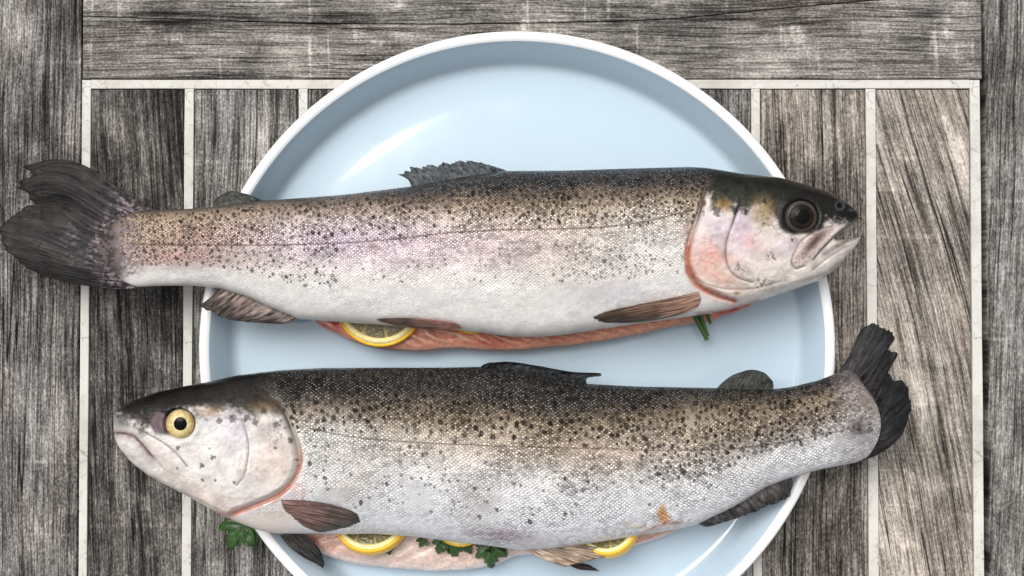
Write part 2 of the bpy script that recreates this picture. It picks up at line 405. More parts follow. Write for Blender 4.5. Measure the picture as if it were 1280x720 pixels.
# ------------------------------------------------------------------ plate
PC = at(646.5, 434.5, 0.019)
PL = empty('plate', (PC[0], PC[1], 0.001))
tag(PL, 'round pale blue glazed plate with a white rim under two trout', 'plate')
RO = 0.1398
rimp = [(0.0, 0.0022), (0.085, 0.0022), (0.088, 0.0012), (0.091, 0.0012), (0.093, 0.0024), (0.115, 0.0026), (0.1235, 0.0032), (0.1310, 0.0056), (0.1355, 0.0098),
        (0.1382, 0.0150), (RO-0.0002, 0.0186), (RO, 0.0195), (RO-0.0004, 0.0203), (RO-0.0012, 0.0208), (RO-0.0026, 0.0209), (RO-0.0038, 0.0206), (RO-0.0045, 0.0200)]
wellp = [(RO-0.0045, 0.0200), (RO-0.0052, 0.0190), (RO-0.0065, 0.0165), (RO-0.0085, 0.0124), (RO-0.0099, 0.0094), (RO-0.0105, 0.0080), (RO-0.0113, 0.0067), (RO-0.0123, 0.0057),
         (RO-0.0135, 0.0051), (RO-0.0150, 0.00485), (0.110, 0.0048), (0.08, 0.0047), (0.04, 0.0046), (0.0002, 0.0046)]
lathe('rim', rimp, M['rim'], PL, PC, 256)
lathe('well', wellp, M['well'], PL, PC, 256)

# ------------------------------------------------------------------ trout
def smooth_interp(xs, ctrl, width=9.0):
    c = np.array(sorted(ctrl), float); fx = np.arange(c[0, 0], c[-1, 0]+0.5, 0.5)
    fy = np.interp(fx, c[:, 0], c[:, 1]); n = int(width*2)
    k = np.hanning(2*n+1); k /= k.sum()
    pad = np.r_[2*fy[0]-fy[n:0:-1], fy, 2*fy[-1]-fy[-2:-n-2:-1]]
    return np.interp(xs, fx, np.convolve(pad, k, 'valid'))

class Canvas:
    """pigment spots stamped on a sheet in picture units, then read back at the skin's vertices"""
    S = 2
    def __init__(s): s.pts = []; s.a = np.zeros((760*s.S, 1300*s.S), np.float32)
    def stamp(s, x, y, rx, ry, rot, k, seed):
        S = s.S; r = max(rx, ry)*1.9; x0, x1 = int((x-r)*S), int((x+r)*S)+2; y0, y1 = int((y-r)*S), int((y+r)*S)+2
        x0 = max(x0, 0); y0 = max(y0, 0)
        if x1 <= x0 or y1 <= y0: return
        X, Y = np.meshgrid(np.arange(x0, x1)/S, np.arange(y0, y1)/S)
        c, sn = math.cos(rot), math.sin(rot); u = ((X-x)*c+(Y-y)*sn)/rx; v = (-(X-x)*sn+(Y-y)*c)/ry
        d = np.sqrt(u*u+v*v)+0.9*(vn(X*0.45, Y*0.45, seed)-0.5)
        m = k*sm(1.08, 0.78, d); w = s.a[y0:y1, x0:x1]; h, ww = w.shape
        s.a[y0:y1, x0:x1] = np.maximum(w, m[:h, :ww])
    def read(s, px, py):
        x = np.clip(px*s.S, 0, s.a.shape[1]-2.01); y = np.clip(py*s.S, 0, s.a.shape[0]-2.01)
        i = x.astype(int); j = y.astype(int); fx = x-i; fy = y-j
        return (s.a[j, i]*(1-fx)+s.a[j, i+1]*fx)*(1-fy)+(s.a[j+1, i]*(1-fx)+s.a[j+1, i+1]*fx)*fy

class Trout: pass
def trout_shape(T, xs_n=1150, nt=300):
    """T.up, T.lo: back and belly outlines; T.H: half thickness (mm); T.Z: height of the middle plane (mm)"""
    x0, x1 = T.x0, T.x1
    e = np.linspace(0, 1, xs_n); X = x0+(x1-x0)*(e+0.035*np.sin(2*np.pi*e)*-1)
    T.fu = lambda x: smooth_interp(x, T.up, T.sm); T.fl = lambda x: smooth_interp(x, T.lo, T.sm)
    T.fH = lambda x: smooth_interp(x, T.H, 14); T.fZ = lambda x: smooth_interp(x, T.Z, 25)
    yu, yl, H, Z = T.fu(X), T.fl(X), np.maximum(T.fH(X), 0.3)*MM, T.fZ(X)*MM
    yu0, yl0 = yu.copy(), yl.copy(); tc_ = np.linspace(-1, 1, 61)
    for _ in range(3):        # keep the bulging body's seen outline on the measured one
        xx = X[:, None]+0*tc_; yy = (yu+yl)[:, None]/2-(yl-yu)[:, None]/2*tc_
        q = at(xx, yy, Z[:, None]+0*tc_); q[..., 2] += H[:, None]*(1-np.abs(tc_)**T.p)**(1/T.p); _, qy = project(q)
        yu = yu+(yu0-np.minimum(qy.min(1), yu))*0.9; yl = yl+(yl0-np.maximum(qy.max(1), yl))*0.9
    ang = np.linspace(-np.pi/2, np.pi/2, nt); t = np.sin(ang)*0.65+0.35*np.linspace(-1, 1, nt)
    def place(t, side):
        tt = t[None, :]; xx = X[:, None]+T.bow(X)[:, None]*(1-tt**2)*1.0
        yy = (yu+yl)[:, None]/2-(yl-yu)[:, None]/2*tt
        pr = (1-np.abs(tt)**T.p)**(1/T.p)
        h = H[:, None]*pr
        if side < 0: h = h*T.cavity(X[:, None], tt)
        zz = np.broadcast_to(Z[:, None], xx.shape)
        return xx, yy, zz, h
    xx, yy, zz, h = place(t, 1)
    pinch = T.pinch(xx, yy); h = h*pinch
    P = at(xx, yy, zz); P[..., 2] += h
    px, py = project(P)
    tt = np.broadcast_to(t[None, :], px.shape)
    col, disp, scl, silv, gli = T.paint(px, py, tt)
    rimf = np.clip((1-np.abs(tt))*6, 0, 1)
    P[..., 2] += disp*MM*rimf*np.clip(pinch, 0, 1)
    # under side, coarser in t but sharing the outline
    nb = 26; tb = np.sin(np.linspace(-np.pi/2, np.pi/2, nb))
    xb, yb, zb, hb = place(tb, -1); hb = hb*T.pinch(xb, yb)
    B = at(xb, yb, zb); B[..., 2] -= hb
    # scale coordinates: along the body and by arc across it
    dy = np.gradient(py, axis=1); dz = np.gradient(P[..., 2], axis=1)/0.00034
    arc = np.cumsum(np.hypot(dy, np.gradient(h, axis=1)/0.00034), axis=1)
    mid = arc[:, nt//2][:, None]; arc = arc-mid
    suv = np.stack([px/T.scale[0], arc/T.scale[1], np.zeros_like(px)], -1)
    ni = xs_n
    idx_top = np.arange(ni*nt).reshape(ni, nt)
    F = grid_faces(ni, nt)
    keep = ~T.notch(xx, yy).ravel()
    F = F[keep[F].all(1)]
    Vb = B[:, 1:-1].reshape(-1, 3); nbi = nb-2
    idx_b = np.empty((ni, nb), int); idx_b[:, 0] = idx_top[:, 0]; idx_b[:, -1] = idx_top[:, -1]
    idx_b[:, 1:-1] = ni*nt+np.arange(ni*nbi).reshape(ni, nbi)
    Fb = np.stack([idx_b[:-1, :-1], idx_b[:-1, 1:], idx_b[1:, 1:], idx_b[1:, :-1]], -1).reshape(-1, 4)
    keepb = np.r_[keep, ~T.notch(xb, yb)[:, 1:-1].ravel()]
    Fb = Fb[keepb[Fb].all(1)]
    V = np.vstack([P.reshape(-1, 3), Vb]); nbv = len(Vb)
    tbv = np.broadcast_to(tb[None, 1:-1], (ni, nbi)).reshape(-1)
    bcol = np.where(tbv[:, None] > 0.3, lin(70, 70, 70), lin(225, 190, 175))
    ends = [idx_top[0], idx_top[-1]]
    pig = np.vstack([col.reshape(-1, 3), bcol])
    A = dict(pigment=pig, scale_amount=np.r_[scl.ravel(), np.zeros(nbv)], silver=np.r_[silv.ravel(), np.zeros(nbv)], glint=np.r_[gli.ravel(), np.zeros(nbv)],
             scale_uv=np.vstack([suv.reshape(-1, 3), np.zeros((nbv, 3))]))
    allF = np.vstack([F, Fb])
    used = np.zeros(len(V), bool); used[allF.ravel()] = True; remap = np.cumsum(used)-1
    allF = remap[allF]; V = V[used]; A = {k: v[used] for k, v in A.items()}
    if T.flip: allF = allF[:, ::-1]
    return mesh_obj('body', V, allF, T.mat, T.root, True, A)
def surf_z(T, px, py):
    """height of the skin over a point of the middle plane (m)"""
    yu, yl = T.fu(px), T.fl(px); t = ((yu+yl)/2-py)/((yl-yu)/2)
    pr = (1-np.clip(np.abs(t), 0, 1)**T.p)**(1/T.p)
    return (T.fZ(px)+np.maximum(T.fH(px), 0)*pr)*MM

def fin(T, name, base, tip, e0, e1, zf, paintf, nu=110, nv=70, rays=14, ridge=0.25, rag=0.06, seed=0, thick=0.5, mat=None):
    """Coons patch between a base curve and a ragged tip curve, with raised fin rays"""
    C0 = resample(curve(base, 80), nu); C1 = resample(curve(tip, 160), nu)
    D0 = resample(curve([base[0]]+e0+[tip[0]], 60), nv); D1 = resample(curve([base[-1]]+e1+[tip[-1]], 60), nv)
    u = np.linspace(0, 1, nu)[:, None, None]; v = np.linspace(0, 1, nv)[None, :, None]
    S = (1-v)*C0[:, None]+v*C1[:, None]+(1-u)*D0[None]+u*D1[None] - \
        ((1-u)*(1-v)*C0[0]+u*(1-v)*C0[-1]+(1-u)*v*C1[0]+u*v*C1[-1])
    U, V = u[..., 0], v[..., 0]
    # ragged ends of the rays
    rg = rag*(vn(U*rays*1.7, U*0+3.3, seed)*1.0+0.5*vn(U*rays*4.1, U*0+8.3, seed+2))
    st = 1-rg*V**3; k = V*st
    idx = np.clip(k*(nv-1), 0, nv-1.001); i0 = idx.astype(int); f = (idx-i0)[..., None]
    ii = np.arange(nu)[:, None]*np.ones_like(i0)
    S = S[ii, i0]*(1-f)+S[ii, i0+1]*f
    px, py = S[..., 0], S[..., 1]
    UU = U+0*V; VV = V+0*U
    ph = UU*rays+1.3*(vn(UU*rays*0.45, VV*0.6, seed+5)-0.5)+0.5*(vn(UU*rays*0.9, VV*3, seed+6)-0.5)
    rdg = 0.5+0.5*np.cos(2*np.pi*ph)
    z = zf(px, py, UU, VV)
    z = z+0.6*ridge*MM*rdg*np.clip(1.1-VV*0.6, 0, 1)*(0.3+1.2*vn(UU*rays*0.7, VV*2, seed+9))+0.8*MM*(fbm(UU*4, VV*2, seed, 2)-0.5)*VV
    P = at(px, py, z)
    col, al = paintf(px, py, UU, VV, rdg, ph)
    th = thick*MM*(1-0.75*VV); Q = P.copy(); Q[..., 2] -= th
    Vt = np.vstack([P.reshape(-1, 3), Q.reshape(-1, 3)]); n = nu*nv
    F = np.vstack([grid_faces(nu, nv), grid_faces(nu, nv, n, True)])
    ix = np.arange(n).reshape(nu, nv)
    loop = np.r_[ix[:, 0], ix[-1, 1:], ix[-2::-1, -1], ix[0, -2:0:-1]]; l2 = np.roll(loop, -1)
    F = np.vstack([F, np.stack([loop, loop+n, l2+n, l2], -1)])
    fu = np.stack([ph*1.0, VV*3.0+seed, 0*VV], -1).reshape(-1, 3)
    A = dict(pigment=np.vstack([col.reshape(-1, 3)]*2), alpha=np.r_[al.ravel(), al.ravel()], fin_uv=np.vstack([fu, fu]))
    o = mesh_obj(name, Vt, F, mat or M['fin'], T.root, True, A)
    bm = bmesh.new(); bm.from_mesh(o.data); bmesh.ops.recalc_face_normals(bm, faces=bm.faces[:]); bm.to_mesh(o.data); bm.free()
    return o
def fin_paint(c_base, c_tip, ray=0.35, spots=None, a0=1.0, a1=1.0, edge=None, root=False):
    c_base, c_tip = np.asarray(c_base), np.asarray(c_tip)
    def f(px, py, U, V, rdg, ph):
        n = fbm(px*0.06, py*0.06, 9, 3); w_ = np.clip(sm(0.05, 0.9, V+0.5*(n-0.5)), 0, 1)[..., None]
        c = c_base*(1-w_)+c_tip*w_
        m_ = vn(px*0.05, py*0.05, 31)*0.9+0.1
        c = c*(1-(ray+2*ray*(rdg**2.5-0.5)*0-2*ray*rdg**2.5)*m_)[..., None]*(0.7+0.6*fbm(px*0.09, py*0.09, 17, 3))[..., None]
        if root:
            n4 = fbm(px*0.05, py*0.05, 41, 3); net = fbm(px*0.33, py*0.33, 43, 2)
            c = over(c, sm(0.42, 0.02, V+0.55*(n4-0.5))*(0.1+0.8*sm(0.45, 0.62, net)), lin(126, 112, 116))
        if spots is not None: c = over(c, spots.read(px, py), lin(14, 14, 15))
        if edge is not None: c = over(c, np.exp(-((1-V)/0.03)**2)+np.exp(-(U/0.02)**2)*0.8, edge)
        return c, (a0*(1-V)+a1*V)*np.ones_like(px)
    return f

# ---------------------------------------------------------------- eyes
def dome(name, c, r, h, mat, parent, n=48, m=12, lift=0.0, r_in=0.0, tilt=(0, 0)):
    rr = np.linspace(1, r_in, m); th = np.linspace(0, 2*np.pi, n, endpoint=False)
    z = h*np.sqrt(np.clip(1-rr**2*0.96, 0, 1))
    R, TT = np.meshgrid(rr*r, th, indexing='xy')
    V = np.stack([R*np.cos(TT), R*np.sin(TT), np.broadcast_to(z, R.shape)+lift], -1)
    V[..., 2] += V[..., 0]*tilt[0]+V[..., 1]*tilt[1]
    return mesh_obj(name, V.reshape(-1, 3)+c, grid_faces(n, m, wrap=True), mat, parent, True, dict(rim=(R/r).ravel()))
def eye_mats(tagn, iris_in, iris_out, pupil):
    k = NT('iris_'+tagn); tc = k.new('ShaderNodeTexCoord').outputs['Object']
    n = k.noise(tc, 900, 3, 0.6); col = k.mix(k.mr(n, 0.35, 0.65), tuple(iris_in), tuple(iris_out))
    rm = k.math('ADD', k.attr('rim', 'Fac'), k.math('MULTIPLY', k.math('SUBTRACT', k.noise(tc, 260, 2), 0.5), 0.5))
    col = k.mix(k.mr(rm, 0.72, 1.02, 0, 0.75), col, tuple(np.array(iris_out)*np.array([0.42, 0.33, 0.26])))
    col = k.mix(k.mr(rm, 0.62, 0.48, 0, 0.5), col, tuple(np.minimum(np.array(iris_in)*1.25, 0.9)))
    iris = k.set(Base_Color=col, Roughness=0.3, Specular_IOR_Level=0.10, Coat_Weight=0.0, Coat_Roughness=0.05)
    k = NT('pupil_'+tagn); pup = k.set(Base_Color=tuple(pupil), Roughness=0.12, Specular_IOR_Level=0.12)
    k = NT('eyeball_'+tagn); tc = k.new('ShaderNodeTexCoord').outputs['Object']
    eb = k.set(Base_Color=k.mix(k.noise(tc, 500, 2), (0.02, 0.018, 0.017), (0.07, 0.062, 0.058)), Roughness=0.2, Specular_IOR_Level=0.15)
    return iris, pup, eb

def grad(t, stops):
    s = sorted(stops); xs = [a for a, _ in s]; cs = np.array([c for _, c in s])
    return np.stack([np.interp(t, xs, cs[:, i]) for i in range(3)], -1)

# ================================================================ trout 1: head to the right, dark eye
A = Trout(); A.flip = False
A.x0, A.x1 = 150, 1075.5; A.sm = 7; A.p = 2.15; A.scale = (5.3, 4.1)
A.up = [(150, 272), (165, 263), (180, 262), (197, 262.5), (240, 261), (267, 259), (330, 251), (427, 244), (517, 233), (575, 222), (632, 214), (710, 213.5), (785, 211),
        (860, 209), (881, 210), (900, 213), (927, 217.5), (973, 222), (1003, 230), (1034, 240), (1055, 251), (1068, 262), (1073, 268), (1075.5, 274)]
A.lo = [(150, 352), (165, 359), (197, 357.5), (240, 357), (277, 361), (310, 371), (340, 385), (375, 399), (430, 403), (500, 408), (577, 413), (640, 421), (672, 421.5), (710, 418),
        (747, 412), (822, 401), (881, 393), (915, 386), (948, 376.5), (979, 366), (1003, 358), (1028, 349), (1046, 334), (1060, 319), (1069, 308), (1075.5, 298)]
A.H = [(150, 1.2), (165, 4.5), (200, 8), (260, 10), (380, 14.5), (500, 17.5), (650, 19), (800, 18.8), (870, 17.5), (950, 16), (1000, 14), (1040, 10), (1062, 6.5), (1072, 3.5), (1075.5, 1.5)]
A.Z = [(150, 27), (200, 29), (260, 30), (380, 26), (500, 24.5), (650, 24), (800, 25), (900, 30), (1000, 34), (1075.5, 36)]
def bowA(X): return -26*sm(215, 150, X)
A.bow = bowA
def cavA(X, t): return 1-0.85*sm(380, 440, X)*sm(940, 880, X)*sm(0.0, -0.5, t)
A.cavity = cavA
NOTCH_A = [(1092, 264), (1074, 274), (1063, 282), (1050, 291), (1040, 299.5), (1050, 300), (1062, 298.5), (1074, 296), (1092, 292)]
A.notch = lambda x, y: psdf(x, y, NOTCH_A) < 0
def pinA(x, y):
    out = np.ones_like(x); m = x > 1020
    if m.any():
        d = np.clip(psdf(x[m], y[m], NOTCH_A)/9.0, 0, 1); out[m] = np.sqrt(np.clip(1-(1-d)**2, 0.003, 1))
    return out
A.pinch = pinA
rs = np.random.RandomState(11)
canA = Canvas()
def scatter(can, n, xr, tr, T, size, k, seed, dens=None, asp=1.3, rotc=1.2):
    r = np.random.RandomState(seed); c = 0
    for _ in range(n*8):
        if c >= n: break
        x = r.uniform(*xr); t = r.uniform(*tr)
        if dens is not None and r.rand() > dens(x, t): continue
        yu, yl = float(T.fu(np.array([x]))[0]), float(T.fl(np.array([x]))[0])
        y = (yu+yl)/2-(yl-yu)/2*t
        s = size[0]+(size[1]-size[0])*r.rand()**1.8
        if any((x-a)**2+(y-b)**2 < (1.25*(s+c_))**2 for a, b, c_ in can.pts): continue
        can.pts.append((x, y, s))
        can.stamp(x, y, s*asp, s, r.normal(rotc, 0.45), k*r.uniform(0.55, 1.0), r.randint(1000)); c += 1
def prep(T):
    T._c = {}
    for nme, ctrl in (('u', T.up), ('l', T.lo)): pass
    T.fu = lambda x: smooth_interp(x, T.up, T.sm); T.fl = lambda x: smooth_interp(x, T.lo, T.sm)
prep(A)
# cached outlines so that scattering is fast
def cache(T):
    g = np.arange(T.x0-30, T.x1+30); U = T.fu(np.clip(g, T.x0, T.x1)); L = T.fl(np.clip(g, T.x0, T.x1))
    T.fu = lambda x: np.interp(x, g, U); T.fl = lambda x: np.interp(x, g, L)
cache(A)
clA = lambda x, t: np.clip(0.25+1.3*fbm(np.array(x*0.025), np.array(t*2.0), 4, 2)-0.35, 0, 1)
scatter(canA, 520, (160, 880), (0.26, 0.85), A, (1.0, 2.8), 1.0, 1, clA)
scatter(canA, 210, (640, 880), (0.36, 0.72), A, (1.6, 3.4), 1.0, 2)
scatter(canA, 440, (150, 420), (-0.45, 0.9), A, (1.1, 2.9), 0.95, 3, lambda x, t: 0.3+0.7*(x < 290))
scatter(canA, 260, (380, 870), (-0.4, 0.4), A, (0.8, 2.0), 0.7, 4, clA)
scatter(canA, 100, (690, 820), (-0.35, 0.1), A, (1.1, 2.6), 0.75, 5, clA)
scatter(canA, 150, (300, 880), (0.5, 0.9), A, (1.6, 3.4), 0.9, 6)
for x, y, s in [(922, 227, 4), (933, 236, 3.2), (907, 240, 4), (948, 238, 3), (934, 247, 4), (918, 263, 4.2), (895, 265, 5.5), (932, 264, 3.6), (968, 246, 3), (990, 300, 2), (955, 252, 2.5), (975, 228, 3), (1010, 240, 2.5), (945, 225, 3)]:
    canA.stamp(x, y, s*1.2, s, rs.rand()*3, 0.85, int(x))
G_A = [(886, 226), (881, 243), (873, 272), (864, 298), (860, 320), (863, 342), (874, 357), (893, 368), (918, 376)]
HEAD_A = [(892, 205)]+[tuple(p) for p in curve(G_A, 24)]+[(940, 384), (1100, 390), (1100, 190)]
def paintA(px, py, t):
    n1 = fbm(px*0.02, py*0.03, 1); n2 = fbm(px*0.07, py*0.09, 2); n3 = fbm(px*0.22, py*0.25, 7, 3)
    tw = t+0.16*(n1-0.5)+0.12*(n2-0.5)-0.20*sm(640, 380, px)*sm(0.3, 0.6, t)
    col = grad(tw, [(-1.1, lin(205, 196, 188)), (-0.85, lin(242, 239, 235)), (-0.5, lin(240, 237, 233)), (-0.15, lin(224, 216, 209)), (0.10, lin(216, 202, 192)),
                    (0.36, lin(204, 188, 172)), (0.50, lin(168, 149, 130)), (0.64, lin(116, 101, 87)), (0.78, lin(56, 51, 48)), (0.92, lin(44, 45, 47)), (1.1, lin(38, 46, 56))])
    # tail is tawny and pink, thorax greener grey
    tl = sm(430, 210, px)*sm(-0.75, -0.2, t)
    col = over(col, tl*0.55*sm(1.0, 0.7, t), lin(178, 155, 126)*0.95)
    col = over(col, blob(px, py, 225, 322, 75, 16)*0.55, lin(165, 110, 112))
    col = over(col, blob(px, py, 255, 292, 70, 14)*0.45, lin(150, 105, 98))
    col = over(col, blob(px, py, 440, 302, 130, 30)*0.6, lin(206, 188, 216))
    col = over(col, blob(px, py, 580, 312, 150, 30)*0.5, lin(224, 200, 206))
    col = over(col, blob(px, py, 735, 330, 85, 40)*0.35, lin(178, 164, 150))
    col = over(col, blob(px, py, 810, 300, 70, 36)*0.45, lin(218, 218, 216))
    col = over(col, blob(px, py, 775, 367, 50, 22)*0.4, lin(205, 196, 210))
    col = over(col, blob(px, py, 467, 309, 8, 6)*0.6, lin(140, 105, 80))
    cf = 0.35+0.65*sm(-0.55, 0.0, t); col = col*(1-0.03+cf*0.54*(n2-0.54))[..., None]*(1-0.02+cf*0.36*(n3-0.5))[..., None]
    sp = canA.read(px, py)
    col = over(col, sp*0.95, lin(22, 17, 14))
    ll = line(px, py, [(868, 262), (800, 278), (735, 285), (640, 287), (560, 291), (470, 301), (360, 306), (240, 306), (160, 305)], 1.1)
    col = over(col, ll*0.8*sm(880, 860, px), lin(96, 70, 64))
    scl = np.clip(0.22+0.85*sm(-0.55, 0.4, t)+0.2*(n1-0.5), 0, 1)*sm(150, 190, px+20)
    silv = 0.22*sm(-0.9, -0.5, t)*sm(0.75, 0.3, t)
    disp = 0.9*(n1-0.5)+0.35*(n2-0.5)
    # pale tail root with fine mauve net
    tr = sm(186, 160, px+14*(n2-0.5))
    net = fbm(px*0.33, py*0.33, 43, 2)
    col = over(col, tr*0.8*sm(0.95, 0.6, np.abs(t))*(0.35+0.9*sm(0.42, 0.62, net)), lin(132, 118, 122))
    col = over(col, sm(172, 130, px+40*(n2-0.5)+26*(n1-.5))*0.95*(1-0.55*sm(0.45, 0.62, net)), lin(54, 48, 48))
    # ---------------- head
    s = psdf(px, py, HEAD_A); wd_ = 1.5+16*sm(246, 216, py); hm = sm(wd_, -wd_, s)
    hc = grad((py-205-0.12*(px-980)*0)/150.0, [(0, lin(44, 46, 46)), (0.22, lin(58, 58, 52)), (0.36, lin(110, 100, 92)), (0.45, lin(214, 200, 205)), (0.70, lin(226, 212, 210)), (1.1, lin(226, 220, 214))])
    n4 = fbm(px*0.45, py*0.45, 51, 3); vein = np.abs(fbm(px*0.05, py*0.06, 53, 3)-0.5)*2; vn_ = sm(0.16, 0.0, vein); brk = 0.35+0.9*n2
    edge = curve([(880, 238), (893, 258), (917, 261), (932, 262), (943, 256), (960, 262), (974, 282), (990, 291), (1008, 289), (1035, 280), (1069, 275), (1085, 270)], 60)
    yb = np.interp(px, edge[:, 0], edge[:, 1])
    top = sm(9, -9, py-yb+18*(n2-0.5)+10*(n3-0.5)+8*(n4-.5))
    base = np.ones(px.shape+(3,))*lin(220, 210, 203)
    base = over(base, sm(340, 372, py+20*(n1-.5))*0.8, lin(236, 232, 222))
    base = over(base, blob(px, py, 898, 290, 24, 24)*0.7, lin(198, 182, 196))
    base = over(base, blob(px, py, 928, 288, 14, 34)*0.65, lin(190, 170, 192))
    base = over(base, blob(px, py, 985, 306, 22, 12)*0.55, lin(200, 178, 196))
    base = over(base, np.clip(blob(px, py, 882, 322, 26, 26)*(0.1+1.3*n2), 0, 1)*0.6, lin(204, 150, 134))
    base = over(base, np.clip(blob(px, py, 897, 321, 24, 7, 12)*(0.1+1.2*n3), 0, 1)*0.6, lin(190, 104, 88))
    base = over(base, np.clip(blob(px, py, 900, 347, 36, 12, 25)*(0.2+1.3*n2), 0, 1)*0.6, lin(214, 158, 140))
    base = over(base, np.clip(blob(px, py, 940, 305, 22, 10, 40)*(n2*1.4), 0, 1)*0.5, lin(206, 150, 146))
    base = base*(0.60+0.68*n2[..., None])*(0.80+0.20*n3[..., None]+0.22*n4[..., None])
    base = over(base, vn_*0.10*sm(380, 350, py)*n2*1.6, lin(150, 104, 100))
    for (cx, cy, rx, ry, k_) in [(926, 334, 10, 8, 1.0), (950, 354, 17, 7, 1.3), (964, 322, 8, 9, 1.0), (975, 292, 10, 6, 0.5), (912, 354, 9, 4, 0.6), (940, 300, 8, 10, 0.4)]:
        base = over(base, np.clip(blob(px, py, cx, cy, rx, ry)*k_*3.0*(n4-0.42), 0, 0.8), lin(92, 74, 66))
    base = over(base, blob(px, py, 920, 367, 4, 2.4), lin(150, 130, 70))
    dk = np.clip((py-np.interp(px, [880, 930, 973, 1003, 1034, 1055, 1070], [212, 218, 222, 230, 240, 252, 266]))/34, 0, 1)
    tc_ = lin(14, 15, 15)*(1-dk[..., None])+lin(54, 54, 47)*dk[..., None]
    tc_ = over(tc_, sm(955, 990, px)*0.85, lin(26, 25, 24))
    h_ = over(base, top, tc_*(0.55+0.9*n2[..., None])*(0.75+0.5*n4[..., None]))
    h_ = over(h_, np.clip(blob(px, py, 903, 258, 12, 9, 0, 2)*(0.35+0.9*n3), 0, 1)*0.9, lin(138, 104, 58))
    h_ = over(h_, np.clip(blob(px, py, 953, 266, 16, 19, 0, 2)*(0.25+1.0*n3), 0, 1)*0.9, lin(134, 108, 66))
    h_ = over(h_, np.clip(blob(px, py, 958, 280, 14, 12)*3*(n4-0.45), 0, 0.8), lin(88, 66, 40))
    ed_ = np.hypot(px-1001.5, py-271)
    h_ = over(h_, sm(29, 24, ed_-2.5*(py > 271)*1.0)*0.95*sm(296, 289, py-0.1*(px-1000)), lin(30, 28, 27))
    # upper jaw bone and mouth
    MAX = [(1040, 283), (1020, 289), (1003, 300), (993, 316), (989, 328), (994, 336), (1004, 333), (1014, 324), (1026, 311), (1046, 293)]
    ms = psdf(px, py, MAX)
    mc = over(np.ones(px.shape+(3,))*lin(226, 206, 200), blob(px, py, 1018, 302, 30, 7.0, -47, 1.0)*1.0, lin(62, 34, 28))
    mc = over(mc, np.clip(3*(n4-0.5), 0, 0.7)*0.7, lin(66, 44, 40))
    h_ = over(h_, sm(2.2, -2.2, ms+2*(n3-.5))*0.92, mc)
    h_ = over(h_, np.clip(line(px, py, MAX[:7], 1.1)*0.75*brk, 0, 1), lin(84, 60, 56))
    h_ = over(h_, line(px, py, [(1074, 274), (1060, 283), (1046, 293), (1030, 308), (1016, 324)], 1.5)*0.9, lin(44, 30, 28))
    h_ = over(h_, line(px, py, [(1072, 279), (1056, 289), (1044, 299)], 1.3)*0.6, lin(170, 150, 146))
    h_ = over(h_, blob(px, py, 1060, 268, 10, 8)*0.9, lin(22, 22, 22))
    h_ = over(h_, np.exp(-((np.hypot(px-1049, py-257)-5)/1.3)**2)*0.6, lin(82, 84, 84))
    h_ = over(h_, blob(px, py, 1049, 257, 3, 3)*0.95, lin(8, 8, 8))
    h_ = over(h_, np.clip(line(px, py, [(1076, 297), (1060, 301), (1044, 309), (1030, 318)], 3.4)*(0.2+1.2*n3), 0, 1)*0.8, lin(96, 84, 78))
    h_ = over(h_, line(px, py, [(1074, 303), (1054, 312), (1034, 324), (1014, 338)], 1.0)*0.45*brk, lin(140, 128, 122))
    for q in range(5):
        h_ = over(h_, line(px, py, [(1062-q*4, 318+q*3.5), (1030-q*5, 338+q*3.2), (990-q*6, 352+q*3)], 0.8)*0.28*brk, lin(160, 148, 138))
    PRE = [(925, 254), (917, 276), (909, 298), (907, 318), (911, 336), (922, 347), (940, 353)]
    OPL = [(866, 346), (882, 355), (905, 361), (940, 361), (975, 352)]
    h_ = over(h_, np.clip(line(px, py, PRE, 1.0)*(0.5+0.6*n3), 0, 0.85), lin(96, 72, 74))
    h_ = over(h_, line(px, py, [(923, 256), (917, 272), (914, 284)], 2.0)*0.9*sm(288, 262, py), lin(34, 28, 30))
    h_ = over(h_, line(px, py, OPL, 1.0)*0.6*brk, lin(150, 112, 98))
    for i in range(9):      # fine folds of the gill cover
        q = np.random.RandomState(60+i); x0, y0 = q.uniform(872, 900), q.uniform(296, 350); a = q.uniform(-0.4, 1.0); L = q.uniform(10, 26)
        h_ = over(h_, line(px, py, [(x0, y0), (x0+L*0.5*math.cos(a)+2, y0+L*0.5*math.sin(a)), (x0+L*math.cos(a+.3), y0+L*math.sin(a+.3))], 0.9)*0.35*brk, lin(166, 96, 84))
    h_ = over(h_, canA.read(px, py)*hm*0.85, lin(26, 24, 24))
    col = over(col, hm, h_)
    # gill edge: raw red rim
    gl = segdist(px, py, curve(G_A, 30))
    gm = np.exp(-((gl-0.5+4*(n2-.5))/(1.5+4.5*n1))**2)
    col = over(col, gm*sm(272, 318, py+20*(n2-.5))*0.9, lin(168, 88, 62)*(0.4+1.2*n3[..., None]))
    col = over(col, np.exp(-(gl/2.6)**2)*sm(300, 262, py)*0.85, lin(70, 52, 46))
    col = over(col, blob(px, py, 860, 285, 6, 20, 15)*0.55*(0.4+n3), lin(120, 80, 66))
    col = over(col, np.exp(-((gl-5)/2.5)**2)*sm(330, 350, py)*0.5*(s > 0), lin(225, 196, 188))
    # throat, red wet edge under the gill cover
    col = over(col, line(px, py, [(872, 392), (905, 388), (930, 381), (948, 375)], 2.2)*0.55, lin(176, 70, 66))
    scl = scl*sm(3, 13, s)*sm(-0.97, -0.85, t); silv = silv*(1-hm)
    disp = disp*(1-hm)+hm*(0.5*(n1-0.5)+0.25*(n2-.5))
    disp += 1.5*sm(0.5, -7, s)*sm(-95, -20, s)*sm(216, 246, py)-1.3*np.exp(-((s-1.5)/2.4)**2)*sm(222, 240, py)
    disp -= 0.7*line(px, py, PRE, 2.4)+0.3*line(px, py, OPL, 1.8)
